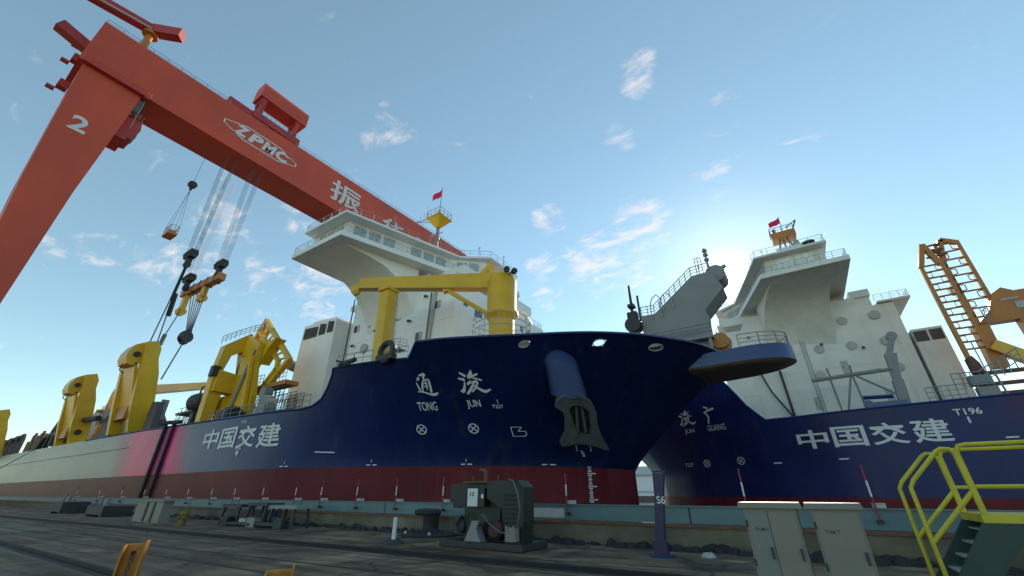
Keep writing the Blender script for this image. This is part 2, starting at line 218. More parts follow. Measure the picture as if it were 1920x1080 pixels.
# ------------------------------------------------------------------ mesh builder
class MB:
    def __init__(s, tf=None, flip=False):
        s.v = []; s.f = []; s.tf = tf; s.flip = flip
    def add(s, vs, fs):
        o = len(s.v); s.v += [Vector(v) for v in vs]; s.f += [tuple(i+o for i in f) for f in fs]; return s
    def box(s, x0, x1, y0, y1, z0, z1):
        return s.add([(x0,y0,z0),(x1,y0,z0),(x1,y1,z0),(x0,y1,z0),(x0,y0,z1),(x1,y0,z1),(x1,y1,z1),(x0,y1,z1)],
                     [(0,3,2,1),(4,5,6,7),(0,1,5,4),(1,2,6,5),(2,3,7,6),(3,0,4,7)])
    def beam(s, a, b, w, h, upv=(0,0,1), w2=None, h2=None):
        a, b = Vector(a), Vector(b); d = (b-a).normalized(); u = Vector(upv)
        if abs(d.dot(u)) > 0.98: u = Vector((1,0,0)) if abs(d.x) < 0.9 else Vector((0,1,0))
        r = d.cross(u).normalized(); u = r.cross(d)
        w2 = w if w2 is None else w2; h2 = h if h2 is None else h2
        vs = []
        for p, ww, hh in ((a, w, h), (b, w2, h2)):
            for i, j in ((-1,-1),(1,-1),(1,1),(-1,1)): vs.append(p + r*(i*ww/2) + u*(j*hh/2))
        return s.add(vs, [(0,3,2,1),(4,5,6,7),(0,1,5,4),(1,2,6,5),(2,3,7,6),(3,0,4,7)])
    def tube(s, a, b, r, n=6, r2=None, cap=True):
        a, b = Vector(a), Vector(b); d = (b-a)
        if d.length < 1e-6: return s
        d.normalize(); u = Vector((0,0,1)) if abs(d.z) < 0.9 else Vector((1,0,0))
        x = d.cross(u).normalized(); y = x.cross(d); r2 = r if r2 is None else r2
        vs = [p + (x*math.cos(2*math.pi*k/n) + y*math.sin(2*math.pi*k/n))*q for p, q in ((a, r), (b, r2)) for k in range(n)]
        fs = [(k, (k+1) % n, n+(k+1) % n, n+k) for k in range(n)]
        if cap: fs += [tuple(range(n-1, -1, -1)), tuple(range(n, 2*n))]
        return s.add(vs, fs)
    def path(s, pts, r, n=6):
        P = [Vector(p) for p in pts]; m = len(P)
        ref = None; rings = []
        for i, p in enumerate(P):
            d = (P[min(i+1, m-1)] - P[max(i-1, 0)]).normalized()
            if ref is None: ref = Vector((0,0,1)) if abs(d.z) < 0.9 else Vector((1,0,0))
            x = d.cross(ref).normalized(); y = x.cross(d); ref = y
            rings.append([p + (x*math.cos(2*math.pi*k/n)+y*math.sin(2*math.pi*k/n))*r for k in range(n)])
        vs = [v for q in rings for v in q]; fs = []
        for i in range(m-1):
            for k in range(n): fs.append((i*n+k, i*n+(k+1) % n, (i+1)*n+(k+1) % n, (i+1)*n+k))
        fs += [tuple(range(n-1, -1, -1)), tuple(range((m-1)*n, m*n))]
        return s.add(vs, fs)
    def lathe(s, c, prof, n=24, axis=(0,0,1)):
        c = Vector(c); d = Vector(axis).normalized(); u = Vector((1,0,0)) if abs(d.x) < 0.9 else Vector((0,1,0))
        x = d.cross(u).normalized(); y = d.cross(x)
        vs = []; fs = []
        for r, h in prof:
            for k in range(n):
                a = 2*math.pi*k/n; vs.append(c + d*h + (x*math.cos(a)+y*math.sin(a))*max(r, 1e-4))
        for i in range(len(prof)-1):
            for k in range(n): fs.append((i*n+k, i*n+(k+1) % n, (i+1)*n+(k+1) % n, (i+1)*n+k))
        fs += [tuple(range(n-1, -1, -1)), tuple(range((len(prof)-1)*n, len(prof)*n))]
        return s.add(vs, fs)
    def prism(s, pts, axis, a, b):
        def P(u, w, t): return (t, u, w) if axis == 'x' else (u, t, w) if axis == 'y' else (u, w, t)
        n = len(pts)
        vs = [P(u, w, a) for u, w in pts] + [P(u, w, b) for u, w in pts]
        return s.add(vs, [tuple(range(n-1, -1, -1)), tuple(range(n, 2*n))] + [(k, (k+1) % n, n+(k+1) % n, n+k) for k in range(n)])
    def loft(s, rings, closed=True, caps=True):
        n = len(rings[0]); vs = [v for r in rings for v in r]; fs = []
        for i in range(len(rings)-1):
            for k in range(n if closed else n-1): fs.append((i*n+k, i*n+(k+1) % n, (i+1)*n+(k+1) % n, (i+1)*n+k))
        if caps and closed: fs += [tuple(range(n-1, -1, -1)), tuple(range((len(rings)-1)*n, len(rings)*n))]
        return s.add(vs, fs)
    def railing(s, pts, h=1.1, sp=1.5, r=0.03, mids=2, closed=False):
        P = [Vector(p) for p in pts]
        if closed: P.append(P[0])
        for a, b in zip(P[:-1], P[1:]):
            L = (b-a).length; k = max(1, round(L/sp))
            for i in range(k+1):
                p = a.lerp(b, i/k); s.tube(p, p+Vector((0,0,h)), r, 4)
            for j in range(mids+1):
                z = Vector((0,0,h*(j+1)/(mids+1))); s.tube(a+z, b+z, r*(1.15 if j == mids else 0.8), 4)
        return s
    def build(s, name, material, parent=None, smooth=False, recalc=True):
        me = bpy.data.meshes.new(name)
        org = Vector(parent['org']) if parent is not None else Vector((0, 0, 0))
        vs = [(Vector(s.tf(v)) if s.tf else v) - org for v in s.v]
        me.from_pydata([tuple(v) for v in vs], [], s.f)
        bm = bmesh.new(); bm.from_mesh(me)
        if recalc: bmesh.ops.recalc_face_normals(bm, faces=bm.faces)
        bm.to_mesh(me); bm.free()
        if smooth:
            me.shade_smooth(); me.set_sharp_from_angle(angle=R(35))
        me.materials.append(material)
        o = bpy.data.objects.new(name, me); COL.objects.link(o)
        if parent is not None:
            o.parent = parent; o['org'] = parent['org']
        return o

def tag(o, label=None, cat=None, group=None, kind=None):
    if label: o['label'] = label
    if cat: o['category'] = cat
    if group: o['group'] = group
    if kind: o['kind'] = kind
    return o
def thing(name, label, cat, loc, group=None):
    o = bpy.data.objects.new(name, None); COL.objects.link(o); o.location = loc; o['org'] = tuple(loc)
    o.empty_display_size = 0.3
    return tag(o, label, cat, group)
def copy_thing(root, off, label):
    r = root.copy(); COL.objects.link(r); r.location = Vector(root.location) + Vector(off); r['label'] = label
    for ch in list(root.children):
        c = ch.copy(); COL.objects.link(c); c.parent = r
        for g in ch.children:
            d = g.copy(); COL.objects.link(d); d.parent = c
    return r

# lettering: real flat meshes, mapped onto a surface by fn(u, v)
def glyphs(text, bold=0.0, shear=0.0, space=1.0, w=1.0):
    cu = bpy.data.curves.new('t', 'FONT'); cu.body = text; cu.size = 1.0; cu.offset = bold; cu.shear = shear; cu.space_character = space
    cu.resolution_u = 3
    o = bpy.data.objects.new('t', cu); COL.objects.link(o)
    bpy.context.view_layer.update()
    me = bpy.data.meshes.new_from_object(o.evaluated_get(bpy.context.evaluated_depsgraph_get()))
    vs = [(v.co.x, v.co.y) for v in me.vertices]; fs = [tuple(p.vertices) for p in me.polygons]
    bpy.data.objects.remove(o); bpy.data.curves.remove(cu); bpy.data.meshes.remove(me)
    x0 = min(v[0] for v in vs); x1 = max(v[0] for v in vs); y0 = min(v[1] for v in vs); y1 = max(v[1] for v in vs)
    return [((x-x0)/(x1-x0), (y-y0)/(y1-y0)) for x, y in vs], fs
def put(mb, g, fn):
    vs, fs = g; mb.add([fn(u, v) for u, v in vs], fs)
def strokes(lst, box):
    """brush strokes: polylines with a width at each point, pixel box (x0, y0, x1, y1) with y down -> unit square"""
    x0, y0, x1, y1 = box; V = []; F = []
    for st in lst:
        pts = []
        for i in range(len(st)-1):
            a, b = st[i], st[i+1]
            p0 = st[i-1] if i else a; p3 = st[i+2] if i+2 < len(st) else b
            for k in range(5):
                t = k/5
                pts.append(tuple(0.5*((2*a[j]) + (b[j]-p0[j])*t + (2*p0[j]-5*a[j]+4*b[j]-p3[j])*t*t + (3*a[j]-p0[j]-3*b[j]+p3[j])*t**3) for j in range(3)))
        pts.append(st[-1])
        L = []; Rr = []
        for i, p in enumerate(pts):
            q0 = pts[max(i-1, 0)]; q1 = pts[min(i+1, len(pts)-1)]
            dx, dy = q1[0]-q0[0], q1[1]-q0[1]; l = math.hypot(dx, dy) or 1
            w = p[2]/2
            L.append((p[0]-dy/l*w, p[1]+dx/l*w)); Rr.append((p[0]+dy/l*w, p[1]-dx/l*w))
        o = len(V)
        V += L + Rr; n = len(L)
        for i in range(n-1): F.append((o+i, o+i+1, o+n+i+1, o+n+i))
        for p, q, sg in ((pts[0], pts[1], -1), (pts[-1], pts[-2], -1)):
            dx, dy = q[0]-p[0], q[1]-p[1]; l = math.hypot(dx, dy) or 1; dx /= l; dy /= l; w = p[2]/2
            o = len(V)
            V += [(p[0]+(-dy)*w*math.cos(a)-dx*w*math.sin(a), p[1]+dx*w*math.cos(a)-dy*w*math.sin(a)) for a in [math.pi*k/6 for k in range(7)]]
            F.append(tuple(range(o, o+7)))
    return [((x-x0)/(x1-x0), (y1-y)/(y1-y0)) for x, y in V], F
TONG = strokes([[(150,228,16),(180,205,44)], [(130,265,12),(142,310,26),(165,378,24)], [(120,390,14),(215,402,20),(320,438,28),(380,440,40),(430,424,22)],
                [(210,163,24),(296,146,34),(270,190,34),(270,232,22)], [(243,245,22),(213,320,30),(202,384,22)], [(250,242,14),(338,228,26),(344,300,34),(334,400,36)],
                [(243,283,12),(312,272,14)], [(238,326,12),(312,312,16)], [(284,236,18),(284,300,20),(282,366,18)]], (115,130,440,462))
JUN = strokes([[(796,130,26),(850,170,38)], [(755,202,22),(818,222,40)], [(822,252,14),(796,330,34),(762,382,44),(735,372,20)],
               [(955,104,22),(935,150,50),(890,198,30),(960,178,26),(1022,152,26)], [(945,205,14),(1000,215,22),(1055,238,24)], [(905,238,16),(860,282,34)],
               [(975,232,14),(930,290,26),(870,360,34),(818,412,34)], [(875,275,16),(988,252,28),(962,320,26),(890,388,22)], [(925,300,16),(985,350,34),(1060,392,40),(1136,366,22)]], (725,95,1140,428))
GUANG = strokes([[(556,146,16),(602,168,26)], [(545,218,20),(600,200,22),(675,184,30)], [(552,220,18),(582,262,24),(584,300,24),(568,356,22)]], (540,140,685,362))
RING = ([(0.5+0.5*math.cos(2*math.pi*k/24)*q, 0.5+0.5*math.sin(2*math.pi*k/24)*q) for q in (1, 0.8) for k in range(24)],
        [(k, (k+1) % 24, 24+(k+1) % 24, 24+k) for k in range(24)])
def bar2(a, b, w):
    dx, dy = b[0]-a[0], b[1]-a[1]; l = math.hypot(dx, dy); nx, ny = -dy/l*w/2, dx/l*w/2
    return ([(a[0]+nx, a[1]+ny), (a[0]-nx, a[1]-ny), (b[0]-nx, b[1]-ny), (b[0]+nx, b[1]+ny)], [(0, 1, 2, 3)])

exec_ships = True
# ------------------------------------------------------------------ setting: ground, water
g = MB(); g.box(-900, 500, -500, 17.3, -6, 0)
def quay_mat():
    m = mat('quay_concrete', (0.215, 0.152, 0.098), 0.9, var=0.5, scale=0.35, spec=0.15)
    t = m.node_tree; b = t.nodes['Principled BSDF']; tc = t.nodes.new('ShaderNodeTexCoord')
    src = b.inputs['Base Color'].links[0].from_socket
    mp = t.nodes.new('ShaderNodeMapping'); mp.inputs['Scale'].default_value = (0.16, 0.3, 1); t.links.new(tc.outputs['Object'], mp.inputs['Vector'])
    nz = t.nodes.new('ShaderNodeTexNoise'); nz.inputs['Scale'].default_value = 1.6; nz.inputs['Detail'].default_value = 6; t.links.new(tc.outputs['Object'], nz.inputs['Vector'])
    wob = t.nodes.new('ShaderNodeVectorMath'); wob.operation = 'MULTIPLY_ADD'; t.links.new(nz.outputs['Color'], wob.inputs[0]); wob.inputs[1].default_value = (0.18, 0.18, 0); t.links.new(mp.outputs[0], wob.inputs[2])
    vo = t.nodes.new('ShaderNodeTexVoronoi'); vo.feature = 'DISTANCE_TO_EDGE'; vo.inputs['Scale'].default_value = 1.0; t.links.new(wob.outputs[0], vo.inputs['Vector'])
    ck = t.nodes.new('ShaderNodeMapRange'); ck.inputs['From Max'].default_value = 0.012; ck.inputs['To Min'].default_value = 0.25; t.links.new(vo.outputs['Distance'], ck.inputs['Value'])
    st = t.nodes.new('ShaderNodeTexNoise'); st.inputs['Scale'].default_value = 0.5; st.inputs['Detail'].default_value = 8; st.inputs['Distortion'].default_value = 1.2; t.links.new(tc.outputs['Object'], st.inputs['Vector'])
    sr = t.nodes.new('ShaderNodeMapRange'); sr.inputs['From Min'].default_value = 0.38; sr.inputs['From Max'].default_value = 0.62; sr.inputs['To Min'].default_value = 0.45; sr.inputs['To Max'].default_value = 1.35; t.links.new(st.outputs['Fac'], sr.inputs['Value'])
    tk = t.nodes.new('ShaderNodeMapping'); tk.inputs['Scale'].default_value = (0.03, 2.2, 1); tk.inputs['Rotation'].default_value = (0, 0, R(-2)); t.links.new(tc.outputs['Object'], tk.inputs['Vector'])
    tn = t.nodes.new('ShaderNodeTexNoise'); tn.inputs['Scale'].default_value = 1.0; tn.inputs['Detail'].default_value = 4; t.links.new(tk.outputs[0], tn.inputs['Vector'])
    tr = t.nodes.new('ShaderNodeMapRange'); tr.inputs['From Min'].default_value = 0.35; tr.inputs['From Max'].default_value = 0.65; tr.inputs['To Min'].default_value = 0.6; tr.inputs['To Max'].default_value = 1.2; t.links.new(tn.outputs['Fac'], tr.inputs['Value'])
    m1 = t.nodes.new('ShaderNodeMath'); m1.operation = 'MULTIPLY'; t.links.new(ck.outputs[0], m1.inputs[0]); t.links.new(sr.outputs[0], m1.inputs[1])
    m2 = t.nodes.new('ShaderNodeMath'); m2.operation = 'MULTIPLY'; t.links.new(m1.outputs[0], m2.inputs[0]); t.links.new(tr.outputs[0], m2.inputs[1])
    sc = t.nodes.new('ShaderNodeVectorMath'); sc.operation = 'SCALE'; t.links.new(src, sc.inputs[0]); t.links.new(m2.outputs[0], sc.inputs['Scale']); t.links.new(sc.outputs[0], b.inputs['Base Color'])
    rr = t.nodes.new('ShaderNodeMapRange'); rr.inputs['From Min'].default_value = 0.4; rr.inputs['From Max'].default_value = 0.6; rr.inputs['To Min'].default_value = 0.45; rr.inputs['To Max'].default_value = 0.95; t.links.new(st.outputs['Fac'], rr.inputs['Value']); t.links.new(rr.outputs[0], b.inputs['Roughness'])
    bu = t.nodes.new('ShaderNodeBump'); bu.inputs['Strength'].default_value = 0.5; bu.inputs['Distance'].default_value = 0.03; t.links.new(nz.outputs['Fac'], bu.inputs['Height']); t.links.new(bu.outputs[0], b.inputs['Normal'])
    return m
m = quay_mat()
quay = g.build('ground', m); tag(quay, kind='structure')
g = MB(); g.add([(-3000, 17.3, -2.2), (3000, 17.3, -2.2), (3000, 6000, -2.2), (-3000, 6000, -2.2)], [(0, 1, 2, 3)])
m = mat('harbour_water', (0.05, 0.07, 0.07), 0.12, var=0.1, scale=0.05, bump=0.6, bscale=1.2)
tag(g.build('water', m), kind='structure')

# ------------------------------------------------------------------ hull geometry (ship frame: bow towards +x, visible side at small y, centre line y = 50)
TP = [(-60,25),(-48,25.0),(-40,25.2),(-34,25.9),(-29.1,27.1),(-25.4,28.3),(-19.3,31.2),(-13.9,34.0),(-9.9,37.3),(-7.6,40.3),(-6.1,42.6),(-5.2,44.7),(-4.4,47.5),(-4.2,50)]
WP = [(-60,25),(-49,25.15),(-42,27.3),(-37,29.0),(-33,31.0),(-30,32.6),(-26,34.6),(-22.6,37.2),(-20.2,39.6),(-19.1,41.4),(-18.3,43.2),(-17.6,45.2),(-16.9,47.6),(-16.4,50)]
def crom(P, u):
    i = min(int(u), len(P)-2); t = u-i
    a, b = P[i], P[i+1]; p = P[i-1] if i else a; q = P[i+2] if i+2 < len(P) else b
    return tuple(0.5*((2*a[j]) + (b[j]-p[j])*t + (2*p[j]-5*a[j]+4*b[j]-q[j])*t*t + (3*a[j]-p[j]-3*b[j]+q[j])*t**3) for j in range(2))
ZW = 4.1
def hull_pt(u, z, zref):
    T, Wp = crom(TP, u), crom(WP, u)
    v = max(0.0, (z-ZW)/(zref-ZW)); ex = 1.4-0.30*min(1.0, max(0.0, (u-8.5)/3.5)); gq = min(v, 1.3)**ex
    return (Wp[0]+(T[0]-Wp[0])*gq, Wp[1]+(T[1]-Wp[1])*gq)
def u_of_top(x):
    lo, hi = 0.0, len(TP)-1.0
    for _ in range(40):
        mid = (lo+hi)/2
        if crom(TP, mid)[0] < x: lo = mid
        else: hi = mid
    return lo
def hull_y(x, z, zref):
    if x <= -60: return 25.0
    lo, hi = 0.0, len(TP)-1.0
    for _ in range(36):
        mid = (lo+hi)/2
        if hull_pt(mid, z, zref)[0] < x: lo = mid
        else: hi = mid
    return hull_pt(lo, z, zref)[1]
# ENDHULL

def zprof(prof, x):
    for (x0, z0), (x1, z1) in zip(prof[:-1], prof[1:]):
        if x <= x1:
            return z0 + (z1-z0)*((x-x0)/(x1-x0) if x1 > x0 else 1)
    return prof[-1][1]

def mirror_y(pts): return [(x, 100-y) for x, y in reversed(pts)]

def make_ship(first):
    if first:
        tf = None; root = thing('dredger_ship', 'navy dredger ship nearest the quay, yellow deck crane on its bow, pink band aft', 'ship', (-110, 50, -2.2))
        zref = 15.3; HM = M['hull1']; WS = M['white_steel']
        prof = [(-250, 11.6), (-150, 11.3), (-90, 10.9), (-60, 10.3), (-44.1, 10.0), (-42.2, 10.25), (-41.0, 10.9), (-40.3, 12.0), (-39.85, 13.2), (-39.8, 13.9), (-29.95, 13.9), (-29.3, 15.3), (0, 15.3)]
        stern = -238; holes = [-18.8, -12.4, -8.1]
    else:
        tf = lambda v: (-41.8 - v[0], v[1] + 45.0, v[2])
        root = thing('dredger_ship', 'dark blue dredger ship moored behind, bow to the left, orange lattice gantry aft', 'ship', (50, 95, -2.2))
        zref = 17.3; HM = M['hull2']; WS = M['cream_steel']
        prof = [(-250, 12.6), (-64, 11.8), (-43, 11.3), (-37.6, 11.3), (-37.2, 11.8), (-36.0, 13.5), (-34.8, 17.0), (-34.5, 17.3), (0, 17.3)]
        stern = -210; holes = [-30.2, -24.5]
    B = lambda: MB(tf)
    nU = len(TP)-1
    # --- hull
    us = [nU*k/90 for k in range(91)]
    for h in holes: us += [u_of_top(h-0.42), u_of_top(h+0.42)]
    for x, _ in prof:
        if -60 < x < -6: us.append(u_of_top(x))
    us = sorted(set(round(u, 5) for u in us))
    aft = [stern, stern+1] + [stern+8*k for k in range(1, 40) if stern+8*k < -62]
    zl = [-3.0, 0.5, ZW, ZW+1.2, 6.6, 8.0, 9.4]
    cols = []
    def column(ptf, zt, x_aft=None):
        hi = [zl[-1] + (min(zt, zref-1.0)-zl[-1])*k/3 for k in (1, 2, 3)]
        rows = zl + hi + ([zref-0.55, zref] if zt > zref-0.2 else [hi[-1]+(zt-hi[-1])*0.5, zt])
        return [(*ptf(z), z) for z in rows]
    for x in aft: cols.append(column(lambda z, x=x: (x, 25.0), zprof(prof, x)))
    for u in us: cols.append(column(lambda z, u=u: hull_pt(u, z, zref), zprof(prof, crom(TP, u)[0])))
    nr = len(cols[0]); near = B(); vs = []
    ring = cols + [[(x, 100-y, z) for x, y, z in c] for c in reversed(cols[:-1])]
    for c in ring: vs += c
    fs = []
    nc = len(cols)
    hs = []
    for h in holes:
        a = min(range(len(us)), key=lambda i: abs(us[i]-u_of_top(h-0.42))) + len(aft); hs.append(a)
        b = min(range(len(us)), key=lambda i: abs(us[i]-u_of_top(h+0.42))) + len(aft)
        hs += list(range(a, b))
    for i in range(len(ring)-1):
        for k in range(nr-1):
            if i in hs and k == nr-3: continue
            fs.append((i*nr+k, (i+1)*nr+k, (i+1)*nr+k+1, i*nr+k+1))
    L = len(ring)-1
    for k in range(nr-1): fs.append((L*nr+k, k, k+1, L*nr+k+1))
    near.add(vs, fs)
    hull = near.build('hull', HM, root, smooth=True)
    # deck plates inside the hull
    d = B()
    for i in range(nc-1):
        def at_z(c, z):
            for p, q in zip(c[:-1], c[1:]):
                if p[2] <= z <= q[2]:
                    t = (z-p[2])/(q[2]-p[2]); return (p[0]+(q[0]-p[0])*t, p[1]+(q[1]-p[1])*t)
            return c[-1][:2]
        a, b = cols[i][-1], cols[i+1][-1]
        za = min(a[2]-0.06, zref-1.3); zb = min(b[2]-0.06, zref-1.3); a = at_z(cols[i], za); b = at_z(cols[i+1], zb)
        d.add([(a[0], a[1]+0.08, za), (b[0], b[1]+0.08, zb), (b[0], 100-b[1]-0.08, zb), (a[0], 100-a[1]-0.08, za)], [(0, 1, 2, 3)])
    d.build('deck', M['deck'], root)
    # cap rail along the hull top
    cp = B(); top = [c[-1] for c in cols if c[-1][0] > -120]
    cp.path(top, 0.13, 5); cp.path([(x, 100-y, z) for x, y, z in top], 0.13, 5)
    cp.build('cap_rail', M['ship_blue'], root)
    for h in holes:
        r_ = B(); pts = []
        for k in range(13):
            a = 2*math.pi*k/12; z = zref-0.775+0.27*math.sin(a); px_ = hull_pt(u_of_top(h+0.46*math.cos(a)), z, zref)
            pts.append((px_[0], px_[1]-0.03, z))
        r_.path(pts, 0.05, 5); r_.build('fairlead', M['white_box'], hull)
    # --- accommodation
    tw = B()
    tw.prism([(-56, 9.5), (-34.1, 9.5), (-34.1, 28.8), (-38.5, 28.8), (-39.5, 31.0), (-56, 31.0)], 'y', 37.6, 62.4)
    tw.box(-55.1, -35.0, 40.2, 59.8, 30.9, 32.5)
    tower = tw.build('accommodation_block', WS, root)
    if first:
        t2 = B(); t2.box(-59.6, -56.003, 39, 61, 30.3, 31.1); t2.box(-58.6, -56.003, 40, 60, 9.5, 30.3)
        t2.build('aft_deckhouse', WS, root)
    else:
        t2 = B(); t2.box(-60.5, -56.003, 37.8, 62, 9.5, 29.2); t2.box(-58.2, -55.5, 37.9, 62, 31.0, 32.2); t2.box(-58.0, -55.7, 38.3, 61.7, 29.2, 31.0); t2.box(-62.6, -58.5, 37.2, 62.5, 29.3, 29.6)
        t2.railing([(-58.3, 37.3, 29.6), (-62.5, 37.3, 29.6), (-62.5, 50, 29.6)], 1.1, 1.0, 0.04)
        t2.build('aft_deckhouse', WS, root)
    prof_h = [(26.3, 32.46), (28.5, 32.1), (30.2, 31.75), (32.2, 31.05), (33.6, 30.1), (34.7, 29.0), (35.7, 27.7), (36.6, 26.2), (37.3, 24.6), (37.65, 23.6)]
    for sgn in (1, -1):
        rings = []; hn = B()
        for y, z in prof_h:
            t = (y-26.3)/11.3; xa = -53.6+2.0*t; xf = -45.2+3.3*t
            zc = z + (t**3)*1.5
            yy = y if sgn > 0 else 100-y
            rings.append([(xa, yy, z), (xf, yy, zc), (xf, yy, 32.5), (xa, yy, 32.5)])
        hn.loft(rings); hn.build('wing_bracket', WS, tower, smooth=True)
    slab = [(-55.3, 25), (-43.7, 25), (-38.4, 41.8), (-34.0, 45.8), (-34.0, 54.2), (-38.4, 58.2), (-43.7, 75), (-55.3, 75)]
    bs = B(); bs.prism(slab, 'z', 32.5, 33.25)
    bridge = bs.build('bridge_deck', WS, root)
    wh = [(-52.9, 26.6), (-44.9, 26.6), (-40.0, 42.3), (-35.6, 46.4), (-35.6, 53.6), (-40.0, 57.7), (-44.9, 73.4), (-52.9, 73.4)]
    w_ = B(); w_.prism(wh, 'z', 33.25, 36.2); w_.build('wheelhouse', WS, bridge)
    rf = [(-53.4, 25.0), (-43.6, 25.0), (-38.4, 43.1), (-34.3, 46.0), (-34.3, 54.0), (-38.4, 56.9), (-43.6, 75), (-53.4, 75)]
    r_ = B(); r_.prism(rf, 'z', 36.2, 36.55); r_.build('wheelhouse_roof', WS, bridge)
    # window panes set just proud of the wheelhouse walls
    def panes(a, b, w, gap, z0, z1, material, skip=()):
        a = Vector((*a, 0)); b = Vector((*b, 0)); dd = (b-a); Ln = dd.length; dd.normalize(); nn = Vector((dd.y, -dd.x, 0))
        k = int((Ln-gap)/(w+gap)); off = (Ln - k*(w+gap) + gap)/2
        for i in range(k):
            if i in skip: continue
            p = a + dd*(off+i*(w+gap)); q = p + dd*w; o_ = nn*0.05
            mbx = B(); mbx.beam(p+o_*0.5+Vector((0,0,(z0+z1)/2)), q+o_*0.5+Vector((0,0,(z0+z1)/2)), 0.1, z1-z0)
            mbx.build('window', material, bridge)
    gl = M['film'] if first else M['white_box']
    if first: panes(wh[0], wh[1], 1.5, 0.5, 34.3, 35.7, M['film'])
    else: panes(wh[0], wh[1], 2.3, 0.35, 34.1, 35.8, M['pale_glass'])
    panes(wh[1], wh[2], 1.7, 0.5, 34.3, 35.7, M['film'], skip=(3,))
    panes(wh[2], wh[3], 1.6, 0.4, 34.2, 35.6, M['film']); panes(wh[3], wh[4], 1.8, 0.4, 34.2, 35.6, M['glass'])
    rr = B(); rr.railing([(x+0.15 if x < -50 else x-0.15, y, 33.25) for x, y in [(-55.2, 46), (-55.2, 25.15), (-43.75, 25.15), (-38.5, 41.8), (-35, 45)]], 1.15, 1.6, 0.035, 2)
    rr.build('railing', M['rail'], bridge)
    rr = B(); rr.railing([(-53.2, 60, 36.55), (-53.2, 25.2, 36.55), (-43.8, 25.2, 36.55), (-38.6, 43.1, 36.55), (-34.5, 46.1, 36.55), (-34.5, 53.9, 36.55), (-38.6, 56.8, 36.55), (-43.5, 73, 36.55)], 1.15, 1.9, 0.035, 1)
    for x, y, h in [(-42, 32, 2.6), (-40.6, 38, 2.2), (-36.5, 45.5, 2.4), (-34.6, 50, 2.3), (-45, 27, 2.0), (-49, 26, 1.8)]:
        rr.tube((x, y, 36.5), (x, y, 36.5+h), 0.05, 5); rr.tube((x-0.3, y, 36.3+h), (x+0.3, y, 36.3+h), 0.05, 4)
    rr.build('roof_railing', M['rail'], bridge)
    # roof lockers and lamps
    lk = B(); lk.box(-47.5, -45.5, 27.2, 28.4, 36.56, 37.5); lk.box(-52.6, -51.0, 27, 29, 36.56, 37.3); lk.lathe((-50, 27.2, 36.5), [(0.25, 0), (0.25, 1.2), (0.5, 1.3), (0.55, 1.7), (0.3, 2.1)], 12)
    lk.build('roof_locker', M['white_box'], bridge)
    fr = B(); fr.railing([(-34.3, 54.5, 28.8), (-34.3, 62.2, 28.8), (-40, 62.2, 28.8)], 1.1, 1.4, 0.035); fr.build('railing', M['rail'], tower); fr = B(); fr.railing([(-34.3, 37.8, 28.8), (-34.3, 46, 28.8)], 1.1, 1.4, 0.03)
    fr.build('railing', M['rail'], tower)
    # portholes / doors / boxes on the near side of the block
    if first:
        for x, z in [(-45.8, 29.3), (-45.4, 25.3), (-55.0, 25.4), (-37.56, 25.4), (-40.6, 21.3)]:
            q = B(); q.box(x-0.28, x+0.28, 37.5, 37.62, z-0.55, z+0.55); q.build('window', M['glass'], tower)
            q = B(); q.box(x+0.36, x+0.95, 37.54, 37.62, z-0.6, z+0.6); q.build('shutter', M['white_box'], tower)
        for x, z in [(-51.1, 29.5), (-51.1, 25.5), (-51.8, 21.6)]:
            q = B(); q.lathe((x, 37.6, z), [(0.75, 0), (0.75, 0.35), (0.6, 0.45)], 16, axis=(0, -1, 0)); q.build('vent_cover', M['white_box'], tower)
        fr_ = [(39.95, 25.8), (42.5, 25.0), (43.4, 25.2), (54.9, 26.6), (57.1, 26.4), (59.8, 24.6), (53.6, 24.4), (56, 22), (58.5, 21.5)]
        for y, z in fr_:
            q = B(); q.box(-34.15, -34.03, y-0.4, y+0.4, z-0.5, z+0.5); q.build('window', M['glass'], tower)
        lines = B(); lines.tube((-56.3, 37.3, 31), (-56.3, 37.3, 12.5), 0.11, 5); lines.build('cable_pipe', M['dark'], tower); lines = B(); lines.tube((-34.2, 41.8, 28.8), (-34.2, 41.8, 14), 0.1, 5); lines.build('cable_pipe', M['dark'], tower); lines = B(); lines.tube((-38.4, 37.4, 27.5), (-38.9, 37.4, 14), 0.09, 5)
        lines.build('cable_pipe', M['dark'], tower)
        st = B()
        st.tube((-37.6, 37.5, 27.8), (-38.7, 37.5, 14), 0.28, 6); st.build('rain_pipe', M['white_box'], tower)
    else:
        for x, z in [(-53.3, 27.35), (-57.6, 27.5), (-49.0, 23.2), (-53.3, 23.05), (-57.7, 23.1), (-57.7, 18.9), (-48.0, 19.0), (-44.5, 23.4)]:
            q = B(); q.lathe((x, 37.6, z), [(0.72, -0.05), (0.72, 0.12), (0.5, 0.16)], 18, axis=(0, -1, 0)); q.build('porthole_cover', M['white_box'], tower)
        for x, z in [(-49.0, 27.3)]:
            q = B(); q.box(x-0.7, x+0.7, 37.42, 37.62, z-0.5, z+0.5); q.build('vent_cover', M['grey'], tower)
    # doors, lamps, small platforms and deck-edge strips
    for x, z in ((-48.5, 20.5), (-43.0, 16.6), (-53.5, 16.8)) if first else ((-46.5, 14.6), (-55.5, 14.8), (-51.5, 19.8)):
        q = B(); q.box(x-0.45, x+0.45, 37.52, 37.62, z-1.0, z+1.0); dr_ = q.build('door', M['white_box'], tower)
        q = B(); q.box(x+0.25, x+0.33, 37.47, 37.52, z-0.2, z+0.15); q.build('handle', M['dark'], dr_)
